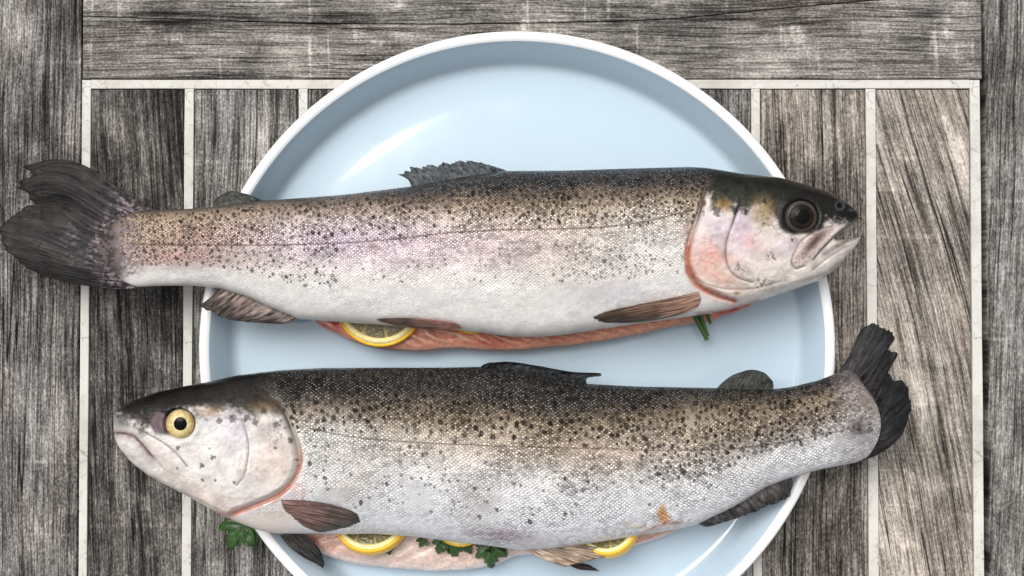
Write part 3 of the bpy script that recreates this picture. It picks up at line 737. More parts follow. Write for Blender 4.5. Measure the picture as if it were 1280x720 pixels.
    disp += 0.5*sm(2.5, -4, ms)-0.6*line(px, py, MAX[:7], 1.6)+0.35*(n3-.5)*hm-0.05*vn_*hm
    disp -= 1.2*line(px, py, [(1074, 273), (1060, 283), (1046, 294), (1034, 308)], 2.2)
    disp -= 0.4*line(px, py, [(1078, 300), (1058, 309), (1036, 322), (1016, 338)], 1.8)
    ed = np.hypot(px-1001.5, (py-271)*1.0)
    disp += 0.5*np.exp(-((ed-26)/3.0)**2)-2.2*sm(23, 17, ed)
    disp -= 0.9*blob(px, py, 1050, 257, 3, 3.5)
    return col, disp, scl, silv, sm(0.42, 0.74, tw)*(1-hm)*(1-0.9*sp)
A.paint = paintA; A.mat = M['skin_pink']
A.root = empty('trout', tuple(at(640, 318, 0.0046)))
tag(A.root, 'whole trout with dark eye, open mouth and pinkish flank, stuffed with lemon', 'fish', 'raw stuffed trout on the plate')
bodyA = trout_shape(A)
cache(A)
gA = np.arange(A.x0-40, A.x1+40); _H = smooth_interp(np.clip(gA, A.x0, A.x1), A.H, 14); _Z = smooth_interp(np.clip(gA, A.x0, A.x1), A.Z, 25)
A.fH = lambda x: np.interp(x, gA, _H); A.fZ = lambda x: np.interp(x, gA, _Z)

def eye(T, cx, cy, r, zoff, mats, rp, ri_in, pc=(0, 0), lid=1.16):
    z = 0.04
    for _ in range(4):
        p = at(cx, cy, z); q = project(np.array([p[0], p[1], float(T.fZ(np.array([cx]))[0])*MM])); z = float(surf_z(T, np.array([float(q[0])]), np.array([float(q[1])]))[0])
    c = at(cx, cy, z+zoff*MM); pxm = 0.00033
    eb = dome('eye', c, r*pxm*lid, 2.0*MM, mats[2], T.root, lift=-0.9*MM)
    dome('iris', c, r*pxm, 2.0*MM, mats[0], eb, lift=-0.55*MM, r_in=0.02)
    dome('pupil', c+np.array([pc[0]*pxm, pc[1]*pxm, 0.0]), rp*pxm, 0.6*MM, mats[1], eb, lift=1.05*MM)
    return eb
matsA = eye_mats('dark', lin(18, 14, 11), lin(50, 38, 26), (0.004, 0.004, 0.004))
eye(A, 1001.5, 271, 17.5, -0.3, matsA, 9.5, 0.3, (0.5, 0.5))

# fins of trout 1
finspot = Canvas(); r_ = np.random.RandomState(3)
for _ in range(70):
    x = r_.uniform(505, 640); y = r_.uniform(196, 234); finspot.stamp(x, y, r_.uniform(1.6, 3.2), r_.uniform(1.0, 1.8), r_.normal(0.2, 0.3), 0.8, r_.randint(900))
for _ in range(12):
    finspot.stamp(r_.uniform(268, 330), r_.uniform(239, 256), r_.uniform(2, 3.6), r_.uniform(1.4, 2.4), r_.normal(0.2, 0.4), 0.85, r_.randint(900))
for _ in range(260):
    finspot.stamp(r_.uniform(10, 180), r_.uniform(205, 360), r_.uniform(2, 5.5), r_.uniform(0.8, 1.7), r_.normal(0.35 if r_.rand() < .5 else 0.1, 0.25), 0.75, r_.randint(900))
fin(A, 'caudal_fin', [(193, 262), (160, 268), (140, 290), (136, 315), (146, 345), (172, 360)],
    [(24, 209), (26, 214), (35, 221), (18, 228), (21, 238), (34, 250), (41, 256), (28, 258), (10, 272), (-3, 284), (-4, 298), (2, 310), (28, 333)],
    [(160, 243), (122, 216), (96, 203), (66, 199), (40, 205)], [(140, 361), (100, 356), (58, 346)],
    lambda x, y, u, v: (29-7*v-3*v*v+1.5*np.sin(u*9))*MM,
    fin_paint(lin(36, 32, 32), lin(46, 43, 41), 0.22, finspot, 1, 0.80, lin(18, 18, 19), True), 260, 130, 24, 0.3, 0.05, 1, 0.7)
fin(A, 'dorsal_fin', [(515, 234), (545, 231), (590, 222), (634, 214)], [(493, 216), (506, 209), (536, 203.5), (570, 198), (598, 201), (622, 209)],
    [(509, 224)], [(630, 212)], lambda x, y, u, v: (24-3*v)*MM, fin_paint(lin(66, 69, 73), lin(78, 83, 88), 0.30, finspot, 1.0, 0.86, lin(26, 28, 32)), 160, 60, 15, 0.12, 0.24, 4, 0.5)
fin(A, 'adipose_fin', [(266, 261), (300, 257), (334, 252)], [(272, 246), (288, 238.5), (304, 241), (318, 246)], [(267, 252)], [(328, 250)],
    lambda x, y, u, v: (29-2*v)*MM, fin_paint(lin(52, 53, 44), lin(52, 54, 48), 0.1, finspot, 1, 1, lin(22, 22, 22)), 60, 30, 5, 0.15, 0.02, 5, 1.2)
fin(A, 'anal_fin', [(278, 355), (307, 364), (342, 380), (376, 394)], [(248, 383), (259, 390), (289, 401), (334, 404.5)], [(266, 369)], [(360, 404)],
    lambda x, y, u, v: surf_z(A, x, y)+(1.6*sm(0, 0.2, v)-0.9-4*v)*MM, fin_paint(lin(150, 132, 125), lin(78, 70, 66), 0.22, None, 1, 1, lin(60, 52, 50)), 120, 60, 12, 0.45, 0.06, 6, 0.7)
fin(A, 'pectoral_fin', [(873, 365), (876, 374), (872, 384)], [(752, 391), (740, 397), (750, 403), (775, 404)], [(836, 373), (796, 381), (768, 387)], [(848, 394), (808, 402)],
    lambda x, y, u, v: np.maximum(surf_z(A, x, y)+0.0006, (25+4*np.sin(np.pi*v))*MM)+0.0022*np.sin(np.pi*np.clip(v, 0, 1)), fin_paint(lin(178, 140, 122), lin(86, 70, 56), 0.20, None, 1, 1, lin(66, 54, 46)), 70, 90, 11, 0.4, 0.03, 7, 0.7)
fin(A, 'pelvic_fin', [(576, 411), (574, 407), (568, 404)], [(500, 408), (480, 404), (469, 399.5), (478, 398)], [(548, 412.5), (525, 411)], [(545, 400), (510, 397.5)],
    lambda x, y, u, v: np.maximum(surf_z(A, x, y)+0.0006, 0.0245)+0.0012, fin_paint(lin(196, 140, 128), lin(120, 100, 90), 0.30, None, 1, 1, lin(90, 72, 66)), 40, 70, 8, 0.35, 0.04, 8, 0.6)

# belly flap: the lower wall of the opened belly, flesh side up
def flap(T, outer, inner, zb, thick, paintf, nu=260, nv=60, seed=0, name='belly_flap'):
    O = resample(curve(outer, 200), nu); e_ = np.linspace(0, 1, nu); O = O+np.c_[0*e_, np.sin(np.pi*e_)*(3.0*(fbm(e_*30, e_*0+seed, seed, 3)-0.5)+1.2)]; I = resample(curve(inner, 200), nu)
    v = np.linspace(0, 1, nv)[None, :, None]; S = O[:, None]*(1-v)+I[:, None]*v
    px, py = S[..., 0], S[..., 1]; V = v[..., 0]+0*px; U = np.linspace(0, 1, nu)[:, None]+0*px
    V2 = V**1.0
    prof = np.sqrt(np.clip(1-(1-np.clip(V2/0.28, 0, 1))**2, 0, 1))
    endf = np.sqrt(np.clip(1-(1-np.clip(np.minimum(U, 1-U)/0.05, 0, 1))**2, 0, 1))
    n = fbm(px*0.04, py*0.07, seed, 3); n2 = fbm(px*0.16, py*0.2, seed+3, 3)
    zm_ = (zb+thick*0.45)*MM
    col, d = paintf(px, py, U, V, n, n2)
    top = zm_+(thick*0.55*prof*endf+1.5*(n-0.5)*prof+d*prof+1.2*V)*MM
    bot = zm_-thick*0.45*prof*endf*MM
    P = at(px, py, zm_); Q = P.copy(); P[..., 2] = np.maximum(top, zm_); Q[..., 2] = bot
    Vt = np.vstack([P.reshape(-1, 3), Q.reshape(-1, 3)]); m = nu*nv; ix = np.arange(m).reshape(nu, nv)
    F = np.vstack([grid_faces(nu, nv), grid_faces(nu, nv, m, True)])
    loop = np.r_[ix[:, 0], ix[-1, 1:], ix[-2::-1, -1], ix[0, -2:0:-1]]; l2 = np.roll(loop, -1)
    F = np.vstack([F, np.stack([loop, loop+m, l2+m, l2], -1)])
    o = mesh_obj(name, Vt, F, M['flesh'], T.root, True, dict(pigment=np.vstack([col.reshape(-1, 3)]*2)))
    bm = bmesh.new(); bm.from_mesh(o.data); bmesh.ops.recalc_face_normals(bm, faces=bm.faces[:]); bm.to_mesh(o.data); bm.free()
    return o
def flapA(px, py, U, V, n, n2):
    c = np.ones(px.shape+(3,))*lin(246, 172, 142)
    c = over(c, sm(600, 500, px)*0.7, lin(206, 142, 124))
    c = over(c, blob(px, py, 420, 405, 34, 14)*0.8, lin(206, 92, 84))
    c = over(c, blob(px, py, 615, 428, 30, 10)*0.75, lin(176, 70, 54))
    c = over(c, blob(px, py, 700, 425, 40, 8)*0.4, lin(206, 104, 78))
    c = over(c, blob(px, py, 915, 388, 34, 9)*0.9, lin(196, 76, 70))
    c = c*(0.72+0.56*n2[..., None])
    st = np.sin((px*0.24-(py-420)*0.45+6*n))
    c = over(c, sm(-0.2, -0.9, st)*0.5*sm(0.1, 0.25, V), lin(206, 100, 78))
    c = over(c, sm(0.72, 1.0, st)*0.6*sm(0.06, 0.2, V), lin(250, 214, 192))
    c = over(c, sm(0.10, 0.02, V+0.08*(n2-.5)), lin(208, 164, 148))
    c = over(c, sm(0.03, 0.0, V)*0.8, lin(120, 96, 88))
    return c, 0.5*st*sm(0.05, 0.2, V)
flap(A, [(394, 402), (404, 410), (420, 417), (445, 428), (480, 436), (525, 438), (560, 435), (582, 435), (635, 437.5), (691, 433.5), (747, 426), (804, 416.5), (841, 408), (868, 404), (885, 402), (905, 395), (921, 390), (936, 384), (948, 376)],
     [(400, 385), (430, 372), (480, 365), (560, 365), (640, 368), (747, 362), (841, 352), (905, 350), (948, 360)], 10.5, 6.0, flapA, seed=3)

# ================================================================ trout 2: head to the left, yellow eye
B = Trout(); B.flip = False
B.x0, B.x1 = 145, 1083; B.sm = 7; B.p = 2.15; B.scale = (6.1, 4.6)
B.up = [(145, 515), (147, 511), (155, 506), (169, 500), (200, 489), (239, 481), (262, 477), (297, 469), (348, 463), (402, 460), (475, 459.5), (553, 459.5), (600, 458.5), (650, 464), (680, 471), (732, 479.5),
        (794, 483), (872, 484.5), (930, 486), (965, 486.5), (988, 484), (1023, 475.6), (1047, 466), (1058, 461), (1070, 468), (1083, 486)]
B.lo = [(145, 546), (147.5, 552), (153, 561), (169, 580), (188, 594), (216, 609), (239, 621), (266, 636), (293, 650), (324.5, 662), (345, 666), (398, 666.5), (421, 667), (468, 666.5), (514, 669.5), (592, 679), (650, 686.5),
        (690, 685), (717, 681), (760, 675), (800, 668), (849, 660), (868, 656), (918, 632), (957, 608), (988, 596.5), (1023, 587), (1054, 581), (1070, 578), (1083, 572)]
B.H = [(145, 1.5), (148, 4.5), (158, 7.5), (180, 10.5), (225, 13.5), (290, 15.5), (360, 17.5), (480, 19), (620, 19.5), (760, 18), (870, 14.5), (960, 11.5), (1030, 9), (1060, 6), (1075, 3), (1083, 1.2)]
B.Z = [(145, 36), (225, 35), (290, 32.5), (380, 27), (480, 24.5), (620, 24), (760, 24.5), (870, 26.5), (960, 29), (1030, 30), (1083, 28)]
B.bow = lambda X: 17*sm(1030, 1083, X)
B.cavity = lambda X, t: 1-0.85*sm(330, 390, X)*sm(860, 800, X)*sm(0.0, -0.5, t)
B.notch = lambda x, y: np.zeros(x.shape, bool)
B.pinch = lambda x, y: np.ones_like(x)
prep(B); cache(B)
canB = Canvas()
clB = lambda x, t: np.clip(1.3*fbm(np.array(x*0.03), np.array(t*2.2), 14, 2)-0.1, 0, 1)
scatter(canB, 290, (350, 1070), (0.22, 0.72), B, (1.8, 3.6), 1.0, 21, clB)
scatter(canB, 140, (355, 900), (0.34, 0.60), B, (2.6, 4.2), 1.0, 22)
scatter(canB, 300, (800, 1090), (-0.3, 0.75), B, (1.6, 3.7), 0.95, 23, clB)
scatter(canB, 150, (350, 1080), (0.6, 0.95), B, (1.8, 3.8), 0.9, 24)
scatter(canB, 230, (370, 900), (-0.7, 0.25), B, (0.9, 2.7), 0.9, 25, clB)
for x, y, s in [(291, 524, 4.5), (309, 522, 4.5), (321, 528, 4), (274, 526, 4), (266, 571.5, 3.2), (253, 582, 3.6), (223, 560, 2.6), (291, 498, 4), (254, 599, 2.2), (274, 500, 3.6), (270, 600, 2), (293, 602, 2.2),
                (330, 512, 4), (346, 530, 3.5), (240, 500, 3), (320, 497, 4), (363, 550, 3), (345, 560, 2), (205, 500, 3), (262, 560, 1.5), (222, 585, 1.6), (300, 485, 3.5), (255, 490, 3)]:
    canB.stamp(x, y, s*1.15, s, rs.rand()*3, 0.85, int(x))
G_B = [(338, 496), (352, 514), (364, 540), (371, 564), (371, 586), (361, 605), (344, 619), (318, 630), (293, 640)]
HEAD_B = [(328, 455)]+[tuple(p) for p in curve(G_B, 24)]+[(270, 660), (110, 660), (110, 455)]
def paintB(px, py, t):
    n1 = fbm(px*0.02, py*0.03, 21); n2 = fbm(px*0.07, py*0.09, 22); n3 = fbm(px*0.22, py*0.25, 27, 3)
    tw = t+0.14*(n1-0.5)+0.10*(n2-0.5)-0.16*sm(640, 900, px)*sm(0.3, 0.6, t)
    col = grad(tw, [(-1.1, lin(214, 210, 208)), (-0.85, lin(232, 232, 236)), (-0.5, lin(231, 231, 234)), (-0.12, lin(224, 221, 219)), (0.12, lin(212, 203, 194)),
                    (0.32, lin(186, 172, 156)), (0.48, lin(140, 124, 106)), (0.63, lin(88, 78, 68)), (0.77, lin(50, 46, 43)), (0.92, lin(42, 40, 38)), (1.1, lin(36, 36, 37))])
    col = over(col, sm(820, 960, px)*sm(1100, 1000, px)*sm(-0.5, 0.0, t)*sm(0.85, 0.5, t)*0.55, lin(120, 102, 86))
    col = over(col, blob(px, py, 640, 560, 150, 26)*0.35, lin(200, 178, 156))
    col = over(col, blob(px, py, 780, 570, 100, 18)*0.35, lin(190, 160, 140))
    col = over(col, blob(px, py, 440, 605, 40, 30)*0.5*(n2*1.3), lin(158, 140, 118))
    col = over(col, blob(px, py, 595, 625, 30, 24)*0.6*(n2*1.3), lin(140, 116, 100))
    col = over(col, blob(px, py, 630, 670, 48, 10, 6)*0.65, lin(128, 96, 110))
    col = over(col, blob(px, py, 410, 545, 70, 25)*0.4, lin(214, 220, 224))
    col = over(col, blob(px, py, 940, 585, 70, 18, -20)*0.6, lin(228, 226, 226))
    cf = 0.35+0.65*sm(-0.55, 0.0, t); col = col*(1-0.03+cf*0.54*(n2-0.54))[..., None]*(1-0.02+cf*0.36*(n3-0.5))[..., None]
    col = over(col, canB.read(px, py)*0.96, lin(18, 14, 11))
    ll = line(px, py, [(385, 535), (440, 546), (520, 553), (640, 558), (760, 561), (850, 563), (960, 556), (1090, 530)], 0.9)
    col = over(col, ll*0.75*sm(375, 390, px), lin(82, 66, 56))
    # orange stain by the vent
    st = np.clip(psdf(px, py, [(822, 652), (820, 640), (826, 630), (830, 627), (834, 640), (838, 646), (836, 654), (828, 658)])*-0.25+0.5+0.8*(n3-.5), 0, 1)
    col = over(col, st*0.85*blob(px, py, 829, 643, 14, 18), lin(206, 142, 52))
    col = over(col, line(px, py, [(780, 653), (796, 659), (806, 657)], 2.0)*0.6*n3*1.6, lin(190, 160, 60))
    col = over(col, line(px, py, [(796, 670), (815, 661), (835, 654), (850, 653)], 3.0)*0.65, lin(190, 130, 112))
    scl = np.clip(0.42+0.6*sm(-0.5, 0.35, t)+0.5*(n1-0.5)+0.35*sm(540, 720, px), 0, 1.2)*sm(-0.99, -0.9, t)
    silv = 0.28*sm(-0.95, -0.5, t)*sm(0.65, 0.25, t)
    disp = 0.8*(n1-0.5)+0.3*(n2-0.5)
    # tail root
    tr = sm(1035, 1065, px+14*(n2-0.5))
    col = over(col, tr*0.5, lin(166, 156, 158))
    col = over(col, blob(px, py, 1073, 536, 11, 13)*0.85*(0.3+n3*1.2), lin(60, 52, 50))
    col = over(col, sm(1062, 1052, px-0.3*(py-460))*0+blob(px, py, 1056, 468, 16, 8, 40)*0.8, lin(70, 68, 68))
    # ---------------- head
    s = psdf(px, py, HEAD_B); wd_ = 1.5+18*sm(516, 484, py); hm = sm(wd_, -wd_, s)
    n4 = fbm(px*0.45, py*0.45, 71, 3); vein = np.abs(fbm(px*0.05, py*0.06, 73, 3)-0.5)*2; vn_ = sm(0.14, 0.0, vein); brk = 0.35+0.9*n2
    ye = np.interp(px, [140, 150, 165, 178, 190, 215, 245, 275, 310, 345, 380], [519, 522, 528, 540, 538, 524, 514, 517, 517, 519, 505])
    top = sm(11, -11, py-ye+18*(n2-0.5)+10*(n3-.5)+8*(n4-.5))
    base = np.ones(px.shape+(3,))*lin(222, 216, 211)
    base = over(base, blob(px, py, 345, 578, 26, 30)*0.6, lin(232, 206, 194))
    base = over(base, blob(px, py, 295, 536, 22, 26)*0.6, lin(198, 190, 206))
    base = over(base, blob(px, py, 335, 534, 24, 16)*0.5, lin(190, 178, 172))
    base = over(base, blob(px, py, 258, 532, 10, 12)*0.6, lin(196, 204, 208))
    base = over(base, blob(px, py, 265, 628, 60, 12, 28)*0.5, lin(234, 208, 194))
    base = base*(0.62+0.66*n2[..., None])*(0.80+0.20*n3[..., None]+0.22*n4[..., None])
    base = over(base, vn_*0.09*n2*1.6, lin(150, 134, 134))
    for (cx, cy, rx, ry, k_) in [(345, 545, 16, 18, 0.9), (330, 590, 24, 14, 0.5), (260, 590, 30, 16, 0.4), (205, 590, 20, 10, 0.5), (300, 560, 30, 30, 0.35)]:
        base = over(base, np.clip(blob(px, py, cx, cy, rx, ry)*k_*3.0*(n4-0.45), 0, 0.7), lin(130, 116, 112))
    dk = np.clip((py-np.interp(px, [147, 169, 200, 239, 297, 348], [512, 501, 490, 482, 470, 464]))/36, 0, 1)
    tc_ = lin(12, 12, 12)*(1-dk[..., None])+lin(52, 48, 44)*dk[..., None]
    h_ = over(base, top, tc_*(0.5+1.0*n2[..., None])*(0.75+0.5*n4[..., None]))
    h_ = over(h_, np.clip(blob(px, py, 262, 514, 14, 6)*(0.3+n3), 0, 1)*0.8, lin(160, 124, 84))
    h_ = over(h_, np.clip(blob(px, py, 332, 511, 20, 8)*(0.3+n3), 0, 1)*0.7, lin(136, 114, 88))
    h_ = over(h_, blob(px, py, 153, 527, 11, 11, 30)*0.85, lin(70, 66, 66))
    h_ = over(h_, np.clip(blob(px, py, 171, 530, 10, 5, 35)*2.4*(n4-0.3), 0, 1), lin(206, 196, 196))
    h_ = over(h_, sm(1.2, 0.8, np.hypot((px-207)/20, (py-527)/16.5))*0.92, lin(48, 44, 46))
    h_ = over(h_, sm(1.1, 0.85, np.hypot((px-199)/10.5, (py-527.5)/12.5))*0.9, lin(104, 88, 92))
    MO = [(145, 541), (156, 542), (167, 545), (178, 556), (190, 571), (202, 584), (216, 591), (231, 595)]
    MX = [(175, 538), (186, 543), (200, 551), (214, 561), (226, 573), (234, 583)]
    h_ = over(h_, np.clip(line(px, py, MO[:5], 6)*(0.2+1.1*n3), 0, 1)*0.8, lin(124, 92, 94))
    h_ = over(h_, np.clip(line(px, py, MO[:5], 1.3)*0.9*brk, 0, 1), lin(60, 44, 46))
    h_ = over(h_, np.clip(line(px, py, MO[3:], 1.0)*0.45*brk, 0, 1), lin(130, 104, 100))
    h_ = over(h_, np.clip(line(px, py, MX, 1.1)*0.85*brk, 0, 1), lin(84, 72, 72))
    h_ = over(h_, np.clip(blob(px, py, 206, 573, 24, 6, 45)*(0.2+n3), 0, 1)*0.55, lin(196, 168, 162))
    for q in range(4):
        h_ = over(h_, line(px, py, [(205+q*2, 586+q*4), (222+q*4, 596+q*3), (240+q*5, 600+q*4)], 0.8)*0.3*brk, lin(160, 140, 134))
    PRE = [(303, 524), (308, 540), (311, 556), (310, 574), (306, 594), (297, 606)]
    h_ = over(h_, np.clip(line(px, py, PRE, 1.0)*0.8*brk, 0, 1), lin(112, 98, 108))
    h_ = over(h_, line(px, py, [(250, 612), (290, 622), (330, 620), (356, 607)], 1.0)*0.4*brk, lin(176, 146, 134))
    h_ = over(h_, line(px, py, [(238, 617), (275, 634), (310, 631)], 1.0)*0.35*brk, lin(180, 150, 140))
    for i in range(26):     # scratches and folds on the gill cover
        q = np.random.RandomState(i); x0, y0 = q.uniform(250, 362), q.uniform(530, 615); a = q.uniform(0, 3.14); L = q.uniform(3, 9)
        h_ = over(h_, line(px, py, [(x0, y0), (x0+L*.5*math.cos(a), y0+L*.5*math.sin(a)), (x0+L*math.cos(a+.5), y0+L*math.sin(a+.5))], 0.7)*0.3*brk, lin(134, 120, 122))
    h_ = over(h_, canB.read(px, py)*0.85*hm, lin(36, 32, 34))
    col = over(col, hm, h_)
    gl = segdist(px, py, curve(G_B, 30))
    col = over(col, np.exp(-((s-3.0+7*(n2-.5))/(1.5+5.5*n1))**2)*sm(535, 575, py+20*(n2-.5))*0.85*(0.55+0.8*n3), lin(176, 110, 80)*(0.45+1.1*n3[..., None]))
    col = over(col, np.exp(-(gl/2.4)**2)*sm(575, 525, py)*0.75, lin(76, 60, 52))
    col = over(col, blob(px, py, 372, 612, 12, 16)*0.8*(s > 2), lin(232, 208, 204))
    col = over(col, sm(630, 645, py+0.25*(px-330))*sm(385, 350, px)*(1-hm)*0.8, lin(230, 214, 204))
    col = over(col, line(px, py, [(275, 641), (300, 640), (330, 630), (350, 620)], 3)*0.5, lin(206, 140, 116))
    # flesh pink where the pectoral fin roots
    scl = scl*sm(4, 16, s)*(1-sm(640, 652, py)*sm(400, 360, px)); silv = silv*(1-hm)
    disp = disp*(1-hm)+hm*(0.5*(n1-0.5)+0.25*(n2-.5))
    disp += 1.5*sm(0.5, -7, s)*sm(-95, -20, s)*sm(484, 516, py)-1.4*np.exp(-((s-2)/2.6)**2)*sm(495, 515, py)
    disp -= 0.5*line(px, py, PRE, 1.8)+0.9*line(px, py, MO[:6], 1.8)+0.5*line(px, py, MX, 1.6)-0.35*(n3-.5)*hm+0.04*vn_*hm
    ed = np.hypot(px-224.5, py-530); disp += 0.4*np.exp(-((ed-24)/4)**2)-2.0*sm(22, 16, ed)
    disp -= 0.5*sm(1.1, 0.8, np.hypot((px-205)/16, (py-527)/14))
    return col, disp, scl, silv, sm(0.40, 0.72, tw)*(1-hm)*(1-0.9*canB.read(px, py))
B.paint = paintB; B.mat = M['skin_grey']
B.root = empty('trout', tuple(at(620, 570, 0.0046)))
tag(B.root, 'whole silver trout with yellow-ringed eye and closed mouth, stuffed with lemon slices and parsley', 'fish', 'raw stuffed trout on the plate')
bodyB = trout_shape(B); cache(B)
gB = np.arange(B.x0-40, B.x1+40); _HB = smooth_interp(np.clip(gB, B.x0, B.x1), B.H, 14); _ZB = smooth_interp(np.clip(gB, B.x0, B.x1), B.Z, 25)
B.fH = lambda x: np.interp(x, gB, _HB); B.fZ = lambda x: np.interp(x, gB, _ZB)
matsB = eye_mats('yellow', lin(222, 208, 160), lin(196, 170, 104), (0.003, 0.003, 0.003))
eye(B, 225, 530, 18, -0.3, matsB, 8.6, 0.3, (1.2, 0.5), 1.06)
spB = Canvas(); r_ = np.random.RandomState(9)
for _ in range(90):
    spB.stamp(r_.uniform(600, 750), r_.uniform(452, 480), r_.uniform(2.2, 4.5), r_.uniform(1.2, 2.2), r_.normal(0.25, 0.3), 0.7, r_.randint(900))
for _ in range(90):
    a = r_.uniform(-1.1, 0.75); rr = r_.uniform(20, 110); spB.stamp(1040+rr*math.cos(a), 505+rr*math.sin(a), r_.uniform(3, 5.5), r_.uniform(1.2, 1.9), a, 0.8, r_.randint(900))
fin(B, 'caudal_fin', [(1050, 463), (1068, 474), (1082, 500), (1088, 532), (1084, 560), (1068, 578)],
    [(1078, 408), (1092, 402), (1110, 407), (1121, 420), (1110, 433), (1123, 437), (1121, 447), (1110, 455), (1117, 470), (1130, 473), (1140, 492), (1140, 512), (1131, 540), (1114, 558)],
    [(1062, 444), (1072, 420)], [(1092, 571)],
    lambda x, y, u, v: (28-5*v+1.5*np.sin(u*7))*MM, fin_paint(lin(52, 48, 50), lin(28, 28, 30), 0.28, spB, 1, 0.95, lin(22, 22, 24)), 260, 90, 22, 0.35, 0.07, 21, 0.7)
fin(B, 'dorsal_fin', [(598, 461), (640, 463), (690, 474), (734, 482)], [(612, 453), (640, 452), (678, 458), (717, 464.5), (750, 466), (752, 470)], [(604, 456)], [(734, 473)],
    lambda x, y, u, v: (24+2*v)*MM, fin_paint(lin(58, 60, 62), lin(46, 47, 49), 0.3, spB, 1, 1, lin(24, 24, 26)), 160, 40, 13, 0.4, 0.05, 22, 0.6)
fin(B, 'adipose_fin', [(896, 486), (930, 488), (966, 488)], [(917, 468), (938, 461.5), (956, 466), (966, 476)], [(906, 476)], [(967, 483)],
    lambda x, y, u, v: (29-1*v)*MM, fin_paint(lin(46, 48, 42), lin(40, 43, 40), 0.08, None, 1, 1, lin(26, 28, 28)), 60, 30, 4, 0.15, 0.03, 23, 1.3)
fin(B, 'anal_fin', [(984, 586), (947, 594), (909, 617), (862, 648)], [(989, 613), (985, 624), (962, 634), (931, 646), (893, 657)], [(991, 602)], [(880, 658)],
    lambda x, y, u, v: surf_z(B, x, y)+(2.2*sm(0, 0.15, v)-0.9-4*v)*MM, fin_paint(lin(112, 105, 104), lin(62, 59, 59), 0.32, None, 1, 1, lin(60, 58, 58)), 140, 60, 13, 0.45, 0.08, 24, 0.7)
fin(B, 'pectoral_fin', [(351, 625), (354, 634), (360, 643), (372, 655)], [(458, 650), (470, 663), (452, 666), (425, 667.5)], [(383, 626), (410, 630), (437, 638)], [(398, 665)],
    lambda x, y, u, v: np.maximum(surf_z(B, x, y)+0.0006, 0.027)+0.0022*np.sin(np.pi*np.clip(v, 0, 1)), fin_paint(lin(128, 100, 94), lin(84, 78, 74), 0.3, None, 1, 1, lin(62, 58, 56)), 90, 90, 12, 0.4, 0.05, 25, 0.7)
fin(B, 'pectoral_fin', [(350, 669), (362, 666), (378, 668)], [(398, 706), (408, 713), (404, 698)], [(362, 684), (380, 697)], [(392, 678), (400, 688)],
    lambda x, y, u, v: (22-2*v)*MM, fin_paint(lin(78, 74, 72), lin(44, 44, 45), 0.3, None, 1, 1, lin(30, 30, 30)), 40, 60, 8, 0.4, 0.08, 26, 0.7)
fin(B, 'pelvic_fin', [(655, 685), (662, 680), (672, 676)], [(709, 709.5), (740, 701), (760, 695), (752, 685)], [(678, 699)], [(700, 679), (726, 681)],
    lambda x, y, u, v: np.maximum(surf_z(B, x, y)+0.0005, 0.0245)+0.001, fin_paint(lin(206, 186, 168), lin(166, 144, 126), 0.34, None, 1, 1, lin(110, 92, 80)), 90, 70, 11, 0.5, 0.05, 27, 0.7)
fin(B, 'pelvic_fin', [(706, 700), (712, 704), (714, 708)], [(738, 706), (751, 714), (735, 713)], [(722, 703)], [(724, 712)],
    lambda x, y, u, v: (14-v)*MM, fin_paint(lin(92, 80, 74), lin(62, 56, 54), 0.3, None, 1, 1, lin(40, 38, 38)), 30, 40, 6, 0.3, 0.1, 28, 0.7)
def flapB(px, py, U, V, n, n2):
    c = np.ones(px.shape+(3,))*lin(234, 208, 198)
    c = over(c, blob(px, py, 410, 676, 40, 12, 15)*0.7, lin(224, 160, 138))
    c = over(c, blob(px, py, 388, 672, 10, 5)*0.9, lin(196, 90, 76))
    c = over(c, blob(px, py, 600, 690, 60, 10)*0.45, lin(226, 190, 160))
    c = over(c, sm(740, 800, px)*0.7, lin(212, 160, 140))
    c = c*(0.82+0.36*n2[..., None])
    st = np.sin(px*0.16+(py-690)*0.3+5*n)
    c = over(c, sm(0.6, 1, st)*0.25, lin(242, 224, 214))
    c = over(c, sm(0.14, 0.04, V+0.06*(n2-.5))*0.7, lin(222, 212, 208))
    return c, 0.25*st
flap(B, [(338, 664), (360, 673), (385, 684), (420, 698), (460, 706), (500, 710), (540, 712), (580, 711), (620, 704), (650, 693), (700, 690), (760, 688), (800, 680), (835, 668), (852, 658)],
     [(342, 650), (380, 640), (460, 632), (560, 635), (650, 640), (740, 640), (810, 640), (848, 650)], 8.5, 6.0, flapB, seed=13)

# ---------------------------------------------------------------- lemon slices
def lemon_mats():
    r = NT('lemon_rind'); tc = r.new('ShaderNodeTexCoord').outputs['Object']
    n = r.noise(tc, 900, 2); m1 = r.set(Base_Color=r.mix(n, tuple(lin(248, 176, 10, 1)), tuple(lin(252, 204, 40, 1))), Roughness=0.35, Normal=r.bump(n, 0.0006, 0.6))
    m2 = mat_plain('lemon_pith', lin(252, 236, 166, 0.95), 0.5, 700, 0.1)
    k = NT('lemon_pulp'); tc = k.new('ShaderNodeTexCoord').outputs['Object']
    n = k.noise(tc, 420, 3, 0.6)
    m3 = k.set(Base_Color=k.mix(n, (0.09, 0.075, 0.02), (0.24, 0.19, 0.07)), Roughness=0.12, Subsurface_Weight=0.3, Subsurface_Scale=0.003, Coat_Weight=0.6, Coat_Roughness=0.05, Normal=k.bump(n, 0.001, 0.8))
    return m1, m2, m3
LR, LP, LF = lemon_mats()
LM = mat_plain('lemon_membrane', lin(196, 176, 110, 0.8), 0.4, 600, 0.2)
